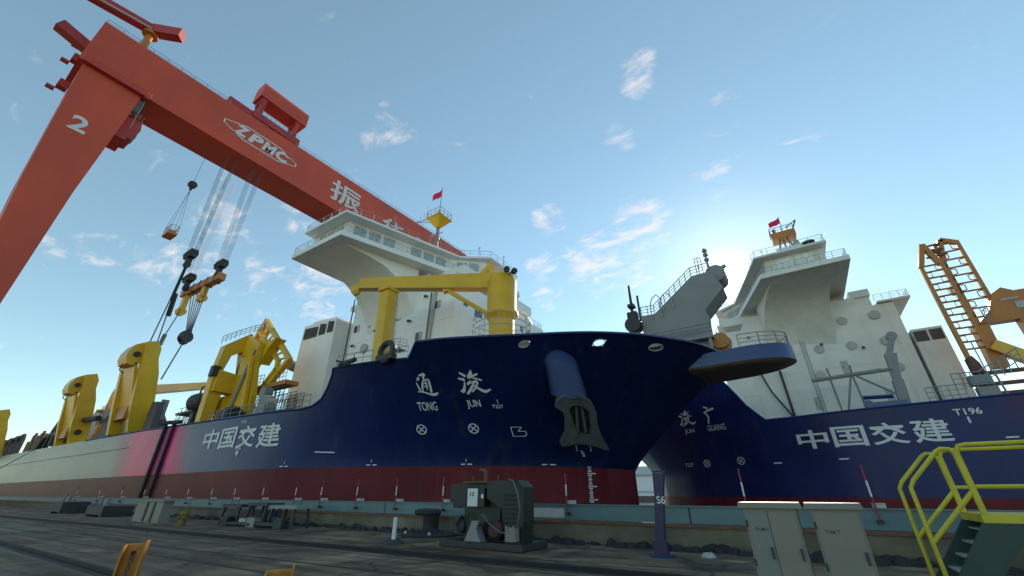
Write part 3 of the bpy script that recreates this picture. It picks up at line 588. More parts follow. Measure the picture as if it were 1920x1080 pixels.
    for x, z in ((-49.5, 24.0), (-42.3, 24.0), (-54.6, 22.5), (-39.4, 27.2)):
        q = B(); q.box(x-0.12, x+0.12, 37.2, 37.6, z, z+0.12); q.lathe((x, 37.15, z-0.25), [(0.2, 0), (0.22, 0.25), (0.1, 0.32)], 10); q.build('deck_lamp', M['dark'], tower)
    for z in (16.9, 19.9, 22.9):
        q = B(); q.box(-55.9, -34.3, 37.56, 37.6, z, z+0.06); q.build('weld_strip', WS, tower)
    q = B()
    for dx_ in (0, 0.5): q.tube((-47.2+dx_, 37.4, 12), (-47.2+dx_, 37.4, 26.8), 0.04, 4)
    for k in range(38): q.tube((-47.2, 37.4, 12.3+k*0.38), (-46.7, 37.4, 12.3+k*0.38), 0.025, 4)
    q.build('ladder', M['rail'], tower)
    # --- funnel house
    if first: hx = (-70.6, -60.9, 28.7, 29.3)
    else: hx = (-64.4, -60.9, 24.2, 24.2)
    fh_ = B()
    fh_.prism([(hx[0], 9.5), (hx[1], 9.5), (hx[1], hx[2]), (hx[0], hx[3])], 'y', 37.6, 46)
    if first: fh_.prism([(hx[0]+0.8, hx[3]), (hx[1]-0.4, hx[2]), (hx[1]-0.8, hx[2]+0.7), (hx[0]+2.2, hx[3]+0.6)], 'y', 38.1, 45.5)
    house = fh_.build('funnel_house', WS, root)
    if first:
        for a_, b_ in ((-70.0, -66.0), (-65.4, -63.6), (-63.0, -61.4)):
            q = B(); q.prism([(a_, 26.5), (b_, 26.4), (b_, 28.3), (a_, 28.65)], 'y', 37.5, 37.64); lou = q.build('louvre', M['louvre'], house)
            q = B()
            for k in range(1, 6):
                z = 26.5+k*0.34; q.box(a_, b_, 37.44, 37.5, z-0.05, z+0.05)
            q.build('slat', M['dark'], lou)
        q = B(); q.lathe((-72.2, 39, 22), [(0.9, 0), (0.9, 1.6), (0.3, 2.0)], 14, axis=(0, -1, 0.2)); q.tube((-71.8, 39, 15), (-71.8, 39, 22), 0.4, 8); q.build('vent_mushroom', M['grey'], root)
    else:
        for a_, b_ in ((-64.2, -62.8), (-62.5, -61.0)):
            q = B(); q.box(a_, b_, 37.5, 37.64, 22.2, 23.8); q.build('louvre', M['louvre'], house)
        q = B(); q.box(-60.4, -57.4, 39, 43, 23.4, 24.0); q.box(-60.4, -59.9, 39, 43, 14, 23.4); q.box(-60.8, -57.6, 39, 42, 18.0, 18.7)
        q.railing([(-57.5, 38.9, 24), (-60.5, 38.9, 24)], 1.1, 1.0, 0.04); q.build('link_bridge', WS, root)
    return root, hull, tower, bridge, tf, zref, B

S1 = make_ship(True); S2 = make_ship(False)

# ------------------------------------------------------------------ lettering on the hulls
def on_hull(x0, x1, z0, z1, zref, tf=None, rev=False, dz=0.0, lift=0.06):
    """unit square -> hull side; for the second ship u runs the other way along x"""
    def fn(u, v):
        uu = 1-u if rev else u
        x = x0+(x1-x0)*uu; z = z0+(z1-z0)*v + dz*u
        return (x, hull_y(x, z, zref)-lift, z)
    return fn
def mark(ship, name, items, zref, rev=False, join=False):
    """painted lettering: one mesh per sign, or one for the whole list when join is set"""
    mb = ship[6]()
    for g_, (x0, x1, z0, z1), *o in items:
        put(mb, g_, on_hull(x0, x1, z0, z1, zref, rev=rev, dz=o[0] if o else 0))
        if not join:
            mb.build(name, M['white_paint'], ship[1], recalc=False); mb = ship[6]()
    if join: mb.build(name, M['white_paint'], ship[1], recalc=False)
CO = ['中', '国', '交', '建']
its = []
for i, ch in enumerate(CO):
    x = -64.7+4.55*i; its.append((glyphs(ch, bold=0.016), (x, x+4.0, 6.75-0.16*i, 9.1-0.10*i)))
mark(S1, 'company_lettering', its, 15.3)
its = [(TONG, (-30.55, -28.6, 10.42, 12.5)), (JUN, (-26.5, -23.75, 10.45, 12.55)), (glyphs('TONG', 0.012), (-30.95, -29.1, 9.13, 9.93)), (glyphs('JUN', 0.012), (-26.3, -25.05, 9.17, 9.97))]
mark(S1, 'ship_name_lettering', its, 15.3)
for x, z in ((-31.1, 7.45), (-26.3, 7.45)):
    bx = (x-0.48, x+0.48, z-0.46, z+0.46); its = [(RING, bx), (bar2((0.2, 0.2), (0.8, 0.8), 0.1), bx), (bar2((0.2, 0.8), (0.8, 0.2), 0.1), bx)]
    mark(S1, 'thruster_mark', its, 15.3, join=True)
BULB = [bar2((0, 0), (0, 1), 0.06), bar2((0, 1), (0.8, 1), 0.06), bar2((0.8, 1), (0.45, 0.55), 0.06), bar2((0.45, 0.55), (1, 0.55), 0.06), bar2((1, 0.55), (1, 0.2), 0.06), bar2((1, 0.2), (0.8, 0), 0.06), bar2((0.8, 0), (0, 0), 0.06)]
mark(S1, 'bulb_mark', [(b_, (-23.1, -22.0, 6.75, 7.55)) for b_ in BULB], 15.3, join=True)
its = [(glyphs('T227', 0.01), (-24.1, -23.15, 9.2, 9.5)), (bar2((0.5, 0), (0.5, 1), 0.3), (-23.6, -23.4, 9.6, 9.95)),
       (glyphs('▼', 0.0), (-55.2, -54.3, 5.5, 6.1)), (glyphs('T226', 0.01), (-55.5, -54.1, 6.25, 6.6)), (glyphs('T226', 0.01), (-55.9, -54.5, 9.3, 9.65))]
for x in (-45.85, -36.16, -27.5, -21.0):
    its += [(bar2((0, 0.5), (1, 0.5), 1.0), (x-0.5, x-0.1, 4.22, 4.32)), (bar2((0, 0.5), (1, 0.5), 1.0), (x+0.1, x+0.5, 4.22, 4.32)), (bar2((0.5, 0), (0.5, 1), 0.3), (x-0.1, x+0.1, 4.5, 4.75))]
mark(S1, 'draught_mark', its, 15.3); its = []
for k in range(12):
    z = 0.9+k*0.4; its += [(bar2((0, 0.5), (1, 0.5), 1.0), (-18.57, -18.37, z, z+0.12)), (bar2((0, 0.5), (1, 0.5), 1.0), (-18.60, -18.15, z+0.2, z+0.3) if k % 3 == 0 else (-18.55, -18.40, z+0.2, z+0.3))]
mark(S1, 'draught_scale', its, 15.3, join=True)
mk = S1[6](); mk.beam((-42.5, hull_y(-42.5, 5.6, 15.3)-0.05, 5.6), (-40.2, hull_y(-40.2, 5.5, 15.3)-0.05, 5.5), 0.1, 0.1); mk.build('drain_rail', M['white_paint'], S1[1])
its = []
for i, ch in enumerate(CO):
    x1_ = -42.1-3.95*i; its.append((glyphs(ch, bold=0.016), (x1_-3.5, x1_, 7.1, 9.45+0.1*i)))
mark(S2, 'company_lettering', its, 17.3, rev=True)
its = [(JUN, (-28.9, -26.1, 11.8, 14.2)), (GUANG, (-32.2, -30.6, 11.75, 14.25)), (glyphs('JUN', 0.012), (-28.3, -26.6, 10.6, 11.35)), (glyphs('GUANG', 0.012), (-33.3, -30.5, 10.65, 11.5))]
mark(S2, 'ship_name_lettering', its, 17.3, rev=True)
for x, z in ((-28.9, 6.1), (-34.2, 6.15)):
    bx = (x-0.55, x+0.55, z-0.55, z+0.55); its = [(RING, bx), (bar2((0.2, 0.2), (0.8, 0.8), 0.1), bx), (bar2((0.2, 0.8), (0.8, 0.2), 0.1), bx)]
    mark(S2, 'thruster_mark', its, 17.3, rev=True, join=True)
its = [(glyphs('T196', 0.02), (-60.7, -58.3, 9.9, 10.65)), (bar2((0.5, 0), (0.5, 1), 1), (-59.4, -59.2, 9.0, 9.7)), (glyphs('T227', 0.01), (-26.6, -25.1, 5.75, 6.3))]
for x, z in ((-39, 5.5), (-46.5, 5.6), (-58.6, 6.6), (-62, 7.2)):
    its.append((bar2((0, 0.5), (1, 0.5), 1), (x-0.5, x+0.5, z, z+0.16)))
mark(S2, 'draught_mark', its, 17.3, rev=True)

# ------------------------------------------------------------------ first ship: bow platform, anchor, deck crane, masts, aft machinery
r1 = S1[0]
bp = MB(); pts = []
for k in range(25):
    a = -math.pi/2 + math.pi*k/24; pts.append((-3.0+5.2*math.cos(a), 49.3+3.75*math.sin(a)))
out_ = [(-9.6, 45.0)] + pts + [(-9.6, 53.6)]
bp.loft([[(x, y, 13.55+0.03*(x+3)) for x, y in out_], [(x, y, 14.95+0.06*(x+3)) for x, y in out_]])
bow_platform = bp.build('bow_platform', M['ship_blue'], r1, smooth=True)
bu = MB(); rings = []
for q, z in ((0.985, 13.54), (0.95, 13.42), (0.8, 13.3), (0.4, 13.25)):
    rings.append([(-5.5+(x+5.5)*q, 49.3+(y-49.3)*q, z+0.03*(x+3)) for x, y in out_])
bu.loft(rings); bu.build('platform_underside', M['platform_under'], bow_platform, smooth=True)
br_ = MB(); br_.railing([(-3.0+(x+3.0)*0.97, 49.3+(y-49.3)*0.97, 14.95+0.06*(x+3)) for x, y in out_[1:-1]][1::3], 1.3, 1.6, 0.045); br_.build('railing', M['rail'], bow_platform)
oc = MB(); oc.box(-7.2, -3.4, 48.6, 51.4, 14.5, 15.0); oc.prism([(-6.8, 15.0), (-4.0, 15.0), (-3.2, 17.2), (-4.2, 18.0), (-6.2, 16.4)], 'y', 49.2, 50.8)
oc.lathe((-4.2, 48.7, 17.0), [(0.9, 0), (0.9, 2.6)], 14, axis=(0, 1, 0)); oc.tube((-6.8, 49.4, 15.1), (-3.6, 49.4, 17.6), 0.25, 8); oc.tube((-6.5, 50.9, 15.1), (-4.2, 50.9, 18.2), 0.25, 8)
oc.build('bow_coupling', M['orange'], r1, smooth=True)
# grey bow gantry
gg = MB()
gg.prism([(-12.3, 13.9), (-5.2, 13.9), (-5.3, 17.4), (-4.9, 20.7), (-2.5, 23.0), (-3.4, 25.4), (-5.6, 25.3), (-10.6, 21.5), (-12.3, 21.6)], 'y', 48.2, 51.8)
gantry = gg.build('bow_gantry', M['grey'], r1)
hd = MB(); hd.lathe((-3.0, 48.6, 25.15), [(0.4, -0.3), (1.1, 0), (1.15, 2.8), (0.4, 3.1)], 20, axis=(0, 1, 0)); hd.beam((-4.6, 50, 24.2), (-2.9, 50, 25.2), 2.6, 1.8); hd.beam((-2.6, 49, 25.6), (-1.7, 49, 26.0), 0.4, 0.4)
hd.build('sheave_head', M['grey'], gantry, smooth=True)
gr = MB(); gr.railing([(-12.2, 48.3, 21.6), (-10.6, 48.3, 21.5), (-5.6, 48.3, 25.3), (-3.6, 48.3, 25.4)], 1.2, 0.9, 0.05); gr.build('railing', M['rail'], gantry)
ms = MB(); ms.tube((-3.5, 49, 25.3), (-3.6, 49, 29.0), 0.16, 6, 0.1); ms.tube((-3.1, 50.5, 25.3), (-3.1, 50.5, 26.9), 0.08, 5)
for z in (27.2, 27.9, 28.5): ms.lathe((-3.55, 49, z), [(0.28, 0), (0.28, 0.3)], 10)
ms.railing([(-4.9, 48.6, 26.2), (-4.2, 48.6, 26.2)], 1.5, 0.35, 0.04); ms.tube((-4.9, 48.6, 25.3), (-4.9, 48.6, 26.3), 0.05, 4); ms.tube((-4.2, 48.6, 25.3), (-4.2, 48.6, 26.3), 0.05, 4)
ms.build('antenna_mast', M['grey'], gantry)
pl = MB(); pl.box(-15.0, -4.6, 47, 48.2, 17.0, 17.35); pl.railing([(-15, 47, 17.35), (-4.6, 47, 17.35)], 1.2, 1.0, 0.045)
for x in (-14.5, -9.5, -5.0): pl.box(x-0.15, x+0.15, 47.2, 47.6, 13.9, 17)
pl.build('gantry_walkway', M['grey'], gantry)
wn = MB(); wn.prism([(-14.6, 13.9), (-12.3, 13.9), (-12.3, 18.5), (-12.8, 21.2), (-13.4, 21.2), (-14.2, 17.0)], 'y', 47.5, 49); wn.lathe((-13.2, 47.2, 20.4), [(1.0, 0), (1.0, 1.4)], 14, axis=(0, 1, 0))
wn.tube((-13.3, 48.3, 21), (-13.3, 48.3, 26.2), 0.22, 6, 0.14); wn.tube((-12.4, 48.3, 21), (-12.4, 48.3, 24.5), 0.14, 6); wn.box(-13.9, -12.7, 47.8, 48.8, 21.6, 22.3); wn.box(-13.7, -12.9, 47.8, 48.8, 23.0, 23.4)
wn.build('signal_post', M['dark'], r1)
for x in (-10.9, -9.7):
    q = MB(); q.path([(x, 48, 20.8), (x, 48, 22.6), (x+0.3, 48, 23.5), (x+0.9, 48, 23.9), (x+1.3, 48, 23.3), (x+1.5, 48, 21.6)], 0.07, 5); q.build('ladder_hoop', M['rail'], gantry)
# anchor stowed under its hawse bolster on the bow: local frame tangent to the flared plating
AP = Vector((-16.1, 35.2, 8.0)); A1 = Vector((0.80, 0.60, 0)).normalized(); A2 = Vector((0.2, -0.45, 0.86)).normalized(); A3 = A1.cross(A2)   # A3 points outboard
def ap(a, b, c=0.0): return AP + A1*a + A2*b + A3*c
def hp_(x, z, lift=0): return Vector((x, hull_y(x, z, 15.3)-lift, z))
bo = MB(); rings = []
for t in range(11):
    f = t/10; ca, cb = -0.85+0.5*f, 5.9-4.2*f; rad = (1.5+0.2*f)*min(1, 0.45+2.2*f); out_c = -3.1+1.75*f
    rings.append([ap(ca+rad*math.cos(k*math.pi/14), cb, out_c+rad*0.95*math.sin(k*math.pi/14)) for k in range(28)])
bo.loft(rings); bolster = bo.build('anchor_bolster', M['bolster'], r1, smooth=True)
OUT = [(-1.87, 0.79), (-1.75, 1.45), (-1.2, 1.95), (-0.21, 2.09), (0.78, 1.9), (1.49, 1.4), (1.87, 0.42), (1.91, -0.67), (2.2, -1.93), (2.88, -2.74), (2.86, -3.43), (1.95, -2.94), (0.56, -2.65), (-0.52, -2.68), (-1.55, -2.97), (-1.75, -2.37), (-1.15, -1.74), (-1.05, -0.37), (-1.2, 0.52)]
CAV = [(-0.64, 0.6), (-0.4, 0.92), (0.0, 1.03), (0.67, 0.93), (1.18, 0.39), (1.28, -0.85), (1.1, -1.66), (0.0, -1.66), (-0.35, -0.44)]
def ring_plate(mb, outer, inner, c0, c1):
    """flat plate with one opening: both outlines resampled by angle about the opening's middle"""
    ox = sum(p[0] for p in inner)/len(inner); oy = sum(p[1] for p in inner)/len(inner)
    def hit(poly, ang):
        best = None; d = (math.cos(ang), math.sin(ang))
        for i in range(len(poly)):
            x1, y1 = poly[i][0]-ox, poly[i][1]-oy; x2, y2 = poly[(i+1) % len(poly)][0]-ox, poly[(i+1) % len(poly)][1]-oy
            den = d[0]*(y2-y1)-d[1]*(x2-x1)
            if abs(den) < 1e-9: continue
            t = (x1*(y2-y1)-y1*(x2-x1))/den; u = (x1*d[1]-y1*d[0])/den
            if t > 0 and -1e-6 <= u <= 1+1e-6 and (best is None or t > best): best = t
        return (ox+d[0]*best, oy+d[1]*best)
    n = 64; O = [hit(outer, 2*math.pi*k/n) for k in range(n)]; I = [hit(inner, 2*math.pi*k/n) for k in range(n)]
    mb.loft([[ap(*p, c1-0.12) for p in O], [ap(ox+(p[0]-ox)*0.96, oy+(p[1]-oy)*0.96, c1) for p in O], [ap(*p, c1-0.05) for p in I], [ap(*p, c0) for p in I], [ap(*p, c0) for p in O], [ap(*p, c1-0.12) for p in O]], caps=False)
an = MB(); ring_plate(an, OUT, CAV, -0.5, 0.15); an.build('anchor', M['anchor_steel'], r1)
an = MB(); an.add([ap(x, y, -0.45) for x, y in CAV], [tuple(range(len(CAV)))]); an.build('recess_shade_sheet', M['black'], r1)  # flat black sheet across the opening, painted in for its inner shade
for x0, x1, y1 in ((0.1, 0.0, -1.25), (0.62, 0.78, -1.25)):
    an = MB(); an.tube(ap(x0, 0.9, -0.3), ap(x1, y1-0.3, -0.1), 0.16, 8); an.build('anchor_shank', M['anchor_steel'], r1)
for x in (-0.2, 1.1):
    q = MB(); q.tube(ap(x, -2.7, -0.2), ap(x+0.1, -3.4, -0.3), 0.05, 4); q.build('guide_bar', M['white_box'], r1)
# deck crane
dk = MB(); dk.lathe((-24.4, 35, 12.5), [(1.45, 0), (1.45, 6.6), (1.95, 7.2), (1.95, 7.5), (1.7, 7.6), (1.72, 11.6), (1.5, 12.2), (0.9, 12.6)], 32)
crane = dk.build('deck_crane', M['yellow'], r1, smooth=True)
P0, P1 = Vector((-25.4, 35.6, 24.7)), Vector((-40.3, 27.1, 24.85))
jb = MB(); jb.beam(P0, P1, 1.25, 2.1, w2=1.0, h2=1.35); jb.build('jib', M['yellow'], crane)
jb = MB(); e = (P1-P0).normalized(); jb.beam(P1-e*0.3+Vector((0,0,-0.1)), P1+e*0.9+Vector((0,0,-0.9)), 0.8, 0.8); jb.lathe(P1+e*0.5+Vector((0,0,-0.9))-Vector((e.y*-0.3, e.x*0.3, 0)), [(0.5, 0), (0.5, 0.6)], 14, axis=(-e.y, e.x, 0)); jb.build('jib_head', M['yellow'], crane)
jb = MB(); a = P0+e*6.2+Vector((0,0,-1.0)); b = Vector((-25.6, 34.6, 19.9)); jb.tube(a, b, 0.26, 10); jb.beam(a-e*0.6+Vector((0,0,0.3)), a+e*0.5+Vector((0,0,-0.1)), 0.7, 0.6); jb.build('luffing_cylinder', M['yellow'], crane, smooth=True)
jb = MB(); c0 = P0+e*2.6+Vector((0,0,1.05)); jb.prism([(-28.6, 25.6), (-26.4, 25.6), (-26.2, 27.5), (-26.8, 27.5)], 'y', 35.2, 36.0); jb.lathe((-27.2, 34.9, 26.2), [(0.55, 0), (0.55, 1.2)], 14, axis=(0, 1, 0)); jb.box(-29, -26, 34.9, 36.3, 25.5, 25.7); jb.build('winch_bracket', M['yellow'], crane)
jb = MB(); jb.lathe((-23.0, 33.8, 24.6), [(0.2, 0), (0.35, 0.3), (0.35, 0.7)], 8, axis=(0.6, -0.7, 0)); jb.lathe((-22.6, 34.5, 24.6), [(0.2, 0), (0.35, 0.3), (0.35, 0.7)], 8, axis=(0.8, -0.5, 0)); jb.tube((-23.2, 34.2, 24.3), (-22.6, 34.4, 24.7), 0.08, 5); jb.build('flood_lamp', M['dark'], crane)
cg = MB()
for z in (17.6, 18.3, 19.0):
    cg.path([(-24.4+3.2*math.cos(2*math.pi*k/24), 35+3.2*math.sin(2*math.pi*k/24), z) for k in range(25)], 0.05, 5)
for k in range(12): cg.tube((-24.4+3.2*math.cos(k*0.5236), 35+3.2*math.sin(k*0.5236), 16.4), (-24.4+3.2*math.cos(k*0.5236), 35+3.2*math.sin(k*0.5236), 19.0), 0.05, 4)
cg.lathe((-24.4, 35, 16.2), [(1.5, 0), (3.3, 0), (3.3, 0.2), (1.5, 0.2)], 24); cg.build('service_platform', M['white_box'], crane)
po = MB(); po.beam((-35.7, 28.3, 12.6), (-36.6, 28.6, 23.6), 1.5, 1.5, upv=(0, 1, 0)); po.box(-37.4, -35.7, 27.6, 29.4, 23.4, 23.75); post = po.build('jib_rest', M['yellow'], r1)
ld = MB()
for dx_ in (0, 0.55): ld.tube((-34.5+dx_, 28.4, 12.8), (-35.3+dx_, 28.6, 22.5), 0.05, 4)
for k in range(28): t = k/28; ld.tube((-34.5-0.8*t, 28.4+.2*t, 12.9+9.7*t), (-33.95-0.8*t, 28.4+.2*t, 12.9+9.7*t), 0.035, 4)
ld.box(-34.8, -33.0, 28.2, 29.2, 15.6, 15.7); ld.railing([(-34.8, 28.2, 15.7), (-33.0, 28.2, 15.7), (-33.0, 29.2, 15.7)], 1.1, 0.8, 0.04); ld.build('ladder', M['white_box'], post)
lo = MB(); ring = []
for k in range(25):
    a = 2*math.pi*k/24; ring.append((-32.9+0.95*math.cos(a), 26.55, 14.75+0.95*math.sin(a)))
lo.path(ring, 0.32, 8); lo.box(-34.1, -31.7, 26.2, 26.9, 13.85, 14.4); lo.build('panama_chock', M['dark'], r1, smooth=True)
fd = MB(); fd.railing([(-39.6, 25.5, 13.9), (-37, 25.7, 13.9), (-34.4, 26.1, 13.9)], 1.2, 1.4, 0.045, 1); fd.build('railing', M['rail'], r1)
fd = MB(); fd.railing([(-31.7, 26.9, 13.9), (-30.3, 27.1, 13.9)], 1.2, 1.2, 0.04, 1); fd.build('railing', M['rail'], r1)
fd = MB(); fd.tube((-39.4, 25.8, 14.2), (-36.6, 25.6, 14.3), 0.25, 8); fd.tube((-39.5, 25.4, 14.6), (-37.4, 25.6, 13.9), 0.12, 6); fd.build('mooring_roller', M['dark'], r1)
dr = MB(); dr.railing([(x, 25.15, zprof([(-250, 11.6), (-150, 11.3), (-90, 10.9), (-60, 10.3), (-44.1, 10.0)], x)) for x in (-66, -60, -55, -50, -45, -42.5)], 1.3, 2.2, 0.045, 1); dr.build('railing', M['rail'], r1)
# signal mast on the wheelhouse roof, with flag
mt = MB(); X, Y = -40.6, 39.5
mt.tube((X, Y, 36.5), (X, Y, 41.2), 0.3, 8, 0.22)
for dx_, dy_ in ((0.6, 0), (-0.5, 0.4)): mt.tube((X+dx_, Y+dy_, 36.5), (X+dx_*0.5, Y+dy_*0.5, 41), 0.06, 5)
mt.tube((X-1.3, Y, 39.8), (X+1.2, Y, 39.6), 0.08, 5); mt.lathe((X-1.3, Y, 39.7), [(0.2, 0), (0.2, 0.4)], 8); mt.lathe((X+0.5, Y-0.3, 38.2), [(0.25, 0), (0.3, 0.4), (0.1, 0.7)], 8)
mast = mt.build('signal_mast', M['grey'], r1)
ct = MB(); ct.loft([[(X-1.4, Y-1.4, 42.4), (X+1.5, Y-1.4, 42.4), (X+1.5, Y+1.4, 42.4), (X-1.4, Y+1.4, 42.4)], [(X-0.35, Y-0.35, 40.9), (X+0.35, Y-0.35, 40.9), (X+0.35, Y+0.35, 40.9), (X-0.35, Y+0.35, 40.9)]])
ct.box(X-1.5, X+1.6, Y-1.5, Y+1.5, 42.4, 42.6); ct.tube((X, Y, 42.6), (X, Y, 44.3), 0.3, 8); ct.build('crows_nest', M['yellow'], mast)
ct = MB(); ct.railing([(X-1.4, Y-1.4, 42.6), (X+1.5, Y-1.4, 42.6), (X+1.5, Y+1.4, 42.6), (X-1.4, Y+1.4, 42.6)], 1.2, 1.0, 0.045, 1, True)
ct.tube((X-1.4, Y-1, 42.6), (X-4.0, Y-1.4, 42.7), 0.09, 5); ct.tube((X-1.4, Y, 42.6), (X-4.0, Y-1.4, 42.7), 0.07, 5)
for x in (-1.6, -2.4, -3.2): ct.tube((X+x, Y-1.1, 42.7), (X+x, Y-1.1, 44.2+0.5*(x == -1.6)*2), 0.05, 4)
ct.build('yard_arm', M['rail'], mast)
fl = MB(); fl.tube((X+1.0, Y-1, 42.6), (X+1.2, Y-1, 48.2), 0.06, 5); fl.build('flag_staff', M['rail'], mast)
def flag_mesh(mb, p, wd, ht, wave=0.18):
    n = 10; vs = []
    for t in (0, 0.03):
        for i in range(n+1):
            u = i/n; y = wave*math.sin(u*5.5); vs += [(p[0]-u*wd, p[1]+y+t, p[2]-u*0.75-0.0), (p[0]-u*wd, p[1]+y+t+0.05, p[2]-ht-u*0.55)]
    fs = []
    m = 2*(n+1)
    for i in range(n): fs += [(2*i, 2*i+2, 2*i+3, 2*i+1), (m+2*i, m+2*i+1, m+2*i+3, m+2*i+2)]
    mb.add(vs, fs)
fl = MB(); flag_mesh(fl, (X+1.15, Y-1, 48.0), 2.0, 1.35); fl.build('flag', M['flag'], mast, smooth=True)

# aft of the bridge: dredging gantries, pipework
def pipe_gantry(x, dy_, dz_):
    """suction-pipe gantry: raked front plate column, thinner rear column, cross beam and an outboard sheave head"""
    def sh(pts): return [(u+dy_, w+dz_ if w > 12 else w) for u, w in pts]
    g_ = MB(); g_.prism(sh([(25.5, 11.2), (28.3, 11.2), (27.6, 17.0), (26.6, 22.0), (25.7, 24.6), (25.55, 26.5), (24.8, 27.9), (22.95, 27.25), (23.4, 24.0), (24.6, 15.0)]), 'x', x-0.6, x+0.6)
    root_ = g_.build('pipe_gantry', M['yellow'], r1)
    g_ = MB(); g_.prism(sh([(24.6, 11.2), (26.6, 11.2), (25.2, 17.0), (23.9, 23.5), (22.6, 23.5), (23.6, 16.5)]), 'x', x-7.0, x-5.8); g_.build('rear_column', M['yellow'], root_)
    g_ = MB(); o1 = sh([(24.55, 15.4), (22.6, 23.4)]); g_.loft([[(x-5.9, o1[k][0], o1[k][1]), (x-0.603, o1[k][0]+0.25, o1[k][1]), (x-0.603, o1[k][0]+0.75, o1[k][1]), (x-5.9, o1[k][0]+0.5, o1[k][1])] for k in (0, 1)]); g_.build('side_plate', M['yellow'], root_)
    g_ = MB(); yb, zb = sh([(24.4, 14.6)])[0]; g_.box(x-5.8, x-0.603, yb, yb+1.0, zb-1.0, zb+1.2); g_.build('cross_beam', M['orange'], root_)
    g_ = MB(); g_.prism(sh([(24.3, 27.6), (22.95, 27.3), (21.9, 26.6), (21.35, 25.2), (21.3, 24.0), (21.7, 23.0), (22.6, 22.8), (23.8, 23.6)]), 'x', x-5.0, x-0.603); g_.build('sheave_head', M['yellow'], root_)
    yb, zb = sh([(22.6, 24.9)])[0]
    for xx in (x-5.15, x-0.45):
        q = MB(); q.lathe((xx, yb, zb), [(0.5, -0.15), (0.5, 0.15)], 14, axis=(1, 0, 0)); q.build('sheave_pin', M['dark'], root_)
    q = MB(); q.path([(x-2.6, yb-0.9, zb-1.6), (x-2.6, yb-1.0, zb-2.9), (x-2.6, yb-0.2, zb-3.3)], 0.1, 5); q.build('hook_eye', M['dark'], root_)
    return root_
pipe_gantry(-98, 0, 0)
pipe_gantry(-135, 0.6, -0.8)
pipe_gantry(-200, -2.6, -3.0)
# tall Y-shaped gantry with the folding ladder frame
yg = MB()
yg.prism([(26.2, 10.6), (27.6, 10.6), (27.9, 15.2), (26.9, 17.7), (27.6, 21.2), (29.0, 22.2), (30.1, 16.0), (28.4, 15.0), (28.3, 10.6), (31.2, 10.6), (31.0, 15.7), (30.2, 24.6), (29.6, 25.6), (26.3, 22.6), (26.0, 17.6)], 'x', -73, -71.4)
yh = yg.build('ladder_gantry', M['yellow'], r1)
q = MB(); q.prism([(26.3, 15.4), (30.6, 15.4), (30.9, 16.3), (30.2, 18.2), (26.4, 18.6)], 'x', -72.9, -70.6); q.build('lower_brace', M['yellow'], yh)
q = MB(); q.prism([(-71.5, 10.6), (-64.0, 10.6), (-64.4, 14.5), (-66.5, 20.0), (-66.6, 23.0), (-70.8, 24.9), (-71.5, 24.9)], 'y', 29.0, 29.8); q.build('side_frame', M['yellow'], yh)
q = MB(); q.beam((-70.8, 30.0, 11), (-66.9, 30.0, 22.4), 0.9, 0.9); q.build('strut', M['yellow'], yh)
q = MB(); q.beam((-64.6, 28.6, 12), (-66.8, 28.6, 20.6), 0.5, 0.5); q.build('strut', M['yellow'], yh)
q = MB(); q.prism([(-70.0, 23.2), (-63.5, 23.4), (-65.2, 22.0), (-66.8, 19.8), (-70, 20.5)], 'y', 29.85, 31.5); q.build('crown_beam', M['yellow'], yh)
q = MB(); q.box(-72.9, -71.5, 27.2, 28.9, 22.6, 23.2); q.railing([(-73, 26.2, 23.2), (-71.3, 27.2, 24.0), (-69.5, 29, 25.2), (-67, 29.5, 25.2)], 1.2, 0.8, 0.05); q.build('top_railing', M['rail'], yh)
q = MB(); q.box(-72.2, -71.0, 25.6, 26.6, 17.6, 19.2); q.build('lamp_box', M['dark'], yh)
for z in (12.5, 14.5, 16.5, 18.5, 20.5):
    q = MB(); q.box(-71.38, -71.3, 30.25, 30.75, z, z+0.12); q.build('step_bracket', M['dark'], yh)
q = MB(); q.path([(-71.2, 29.4, 11), (-71.1, 29.3, 16), (-71.2, 28.9, 19), (-71.2, 29.3, 23)], 0.09, 5); q.build('hydraulic_hose', M['black'], yh)
q = MB(); q.tube((-69.6, 28.85, 12), (-67.6, 28.85, 19.5), 0.3, 8); q.tube((-67.6, 28.85, 19.5), (-67.0, 28.85, 21.8), 0.16, 8); q.build('hydraulic_ram', M['grey'], yh)
def lattice(mb, A, B_, wv, n, r, r2, diag=True, curved=False):
    """two chords A->B offset by wv, with rungs"""
    A, B_, wv = Vector(A), Vector(B_), Vector(wv)
    mb.beam(A, B_, r*2, r*2); mb.beam(A+wv, B_+wv, r*2, r*2)
    for k in range(n+1):
        p = A.lerp(B_, k/n); mb.tube(p, p+wv, r2, 5)
        if diag and k < n and k % 2 == 0: mb.tube(p, A.lerp(B_, (k+1)/n)+wv, r2*0.8, 5)
q = MB(); lattice(q, (-75.0, 32, 25.2), (-72.9, 32, 28.4), (2.0, 0, -0.7), 5, 0.28, 0.16, False); q.build('ladder_frame', M['yellow'], r1)
q = MB(); q.beam((-73.6, 31.2, 25.4), (-71.3, 31.2, 28.5), 0.6, 0.6); q.beam((-71.6, 31.2, 28.6), (-60.4, 31.2, 19.6), 0.65, 0.65); q.beam((-73.2, 31.2, 27.0), (-63.6, 31.2, 19.9), 0.55, 0.55)
q.beam((-60.5, 31.2, 19.9), (-65.5, 31.2, 15.8), 0.7, 0.7); q.beam((-63.8, 31.2, 20.1), (-63.7, 31.2, 18.6), 0.6, 0.6); q.beam((-63.7, 31.2, 18.8), (-67.5, 31.2, 15.4), 0.6, 0.6)
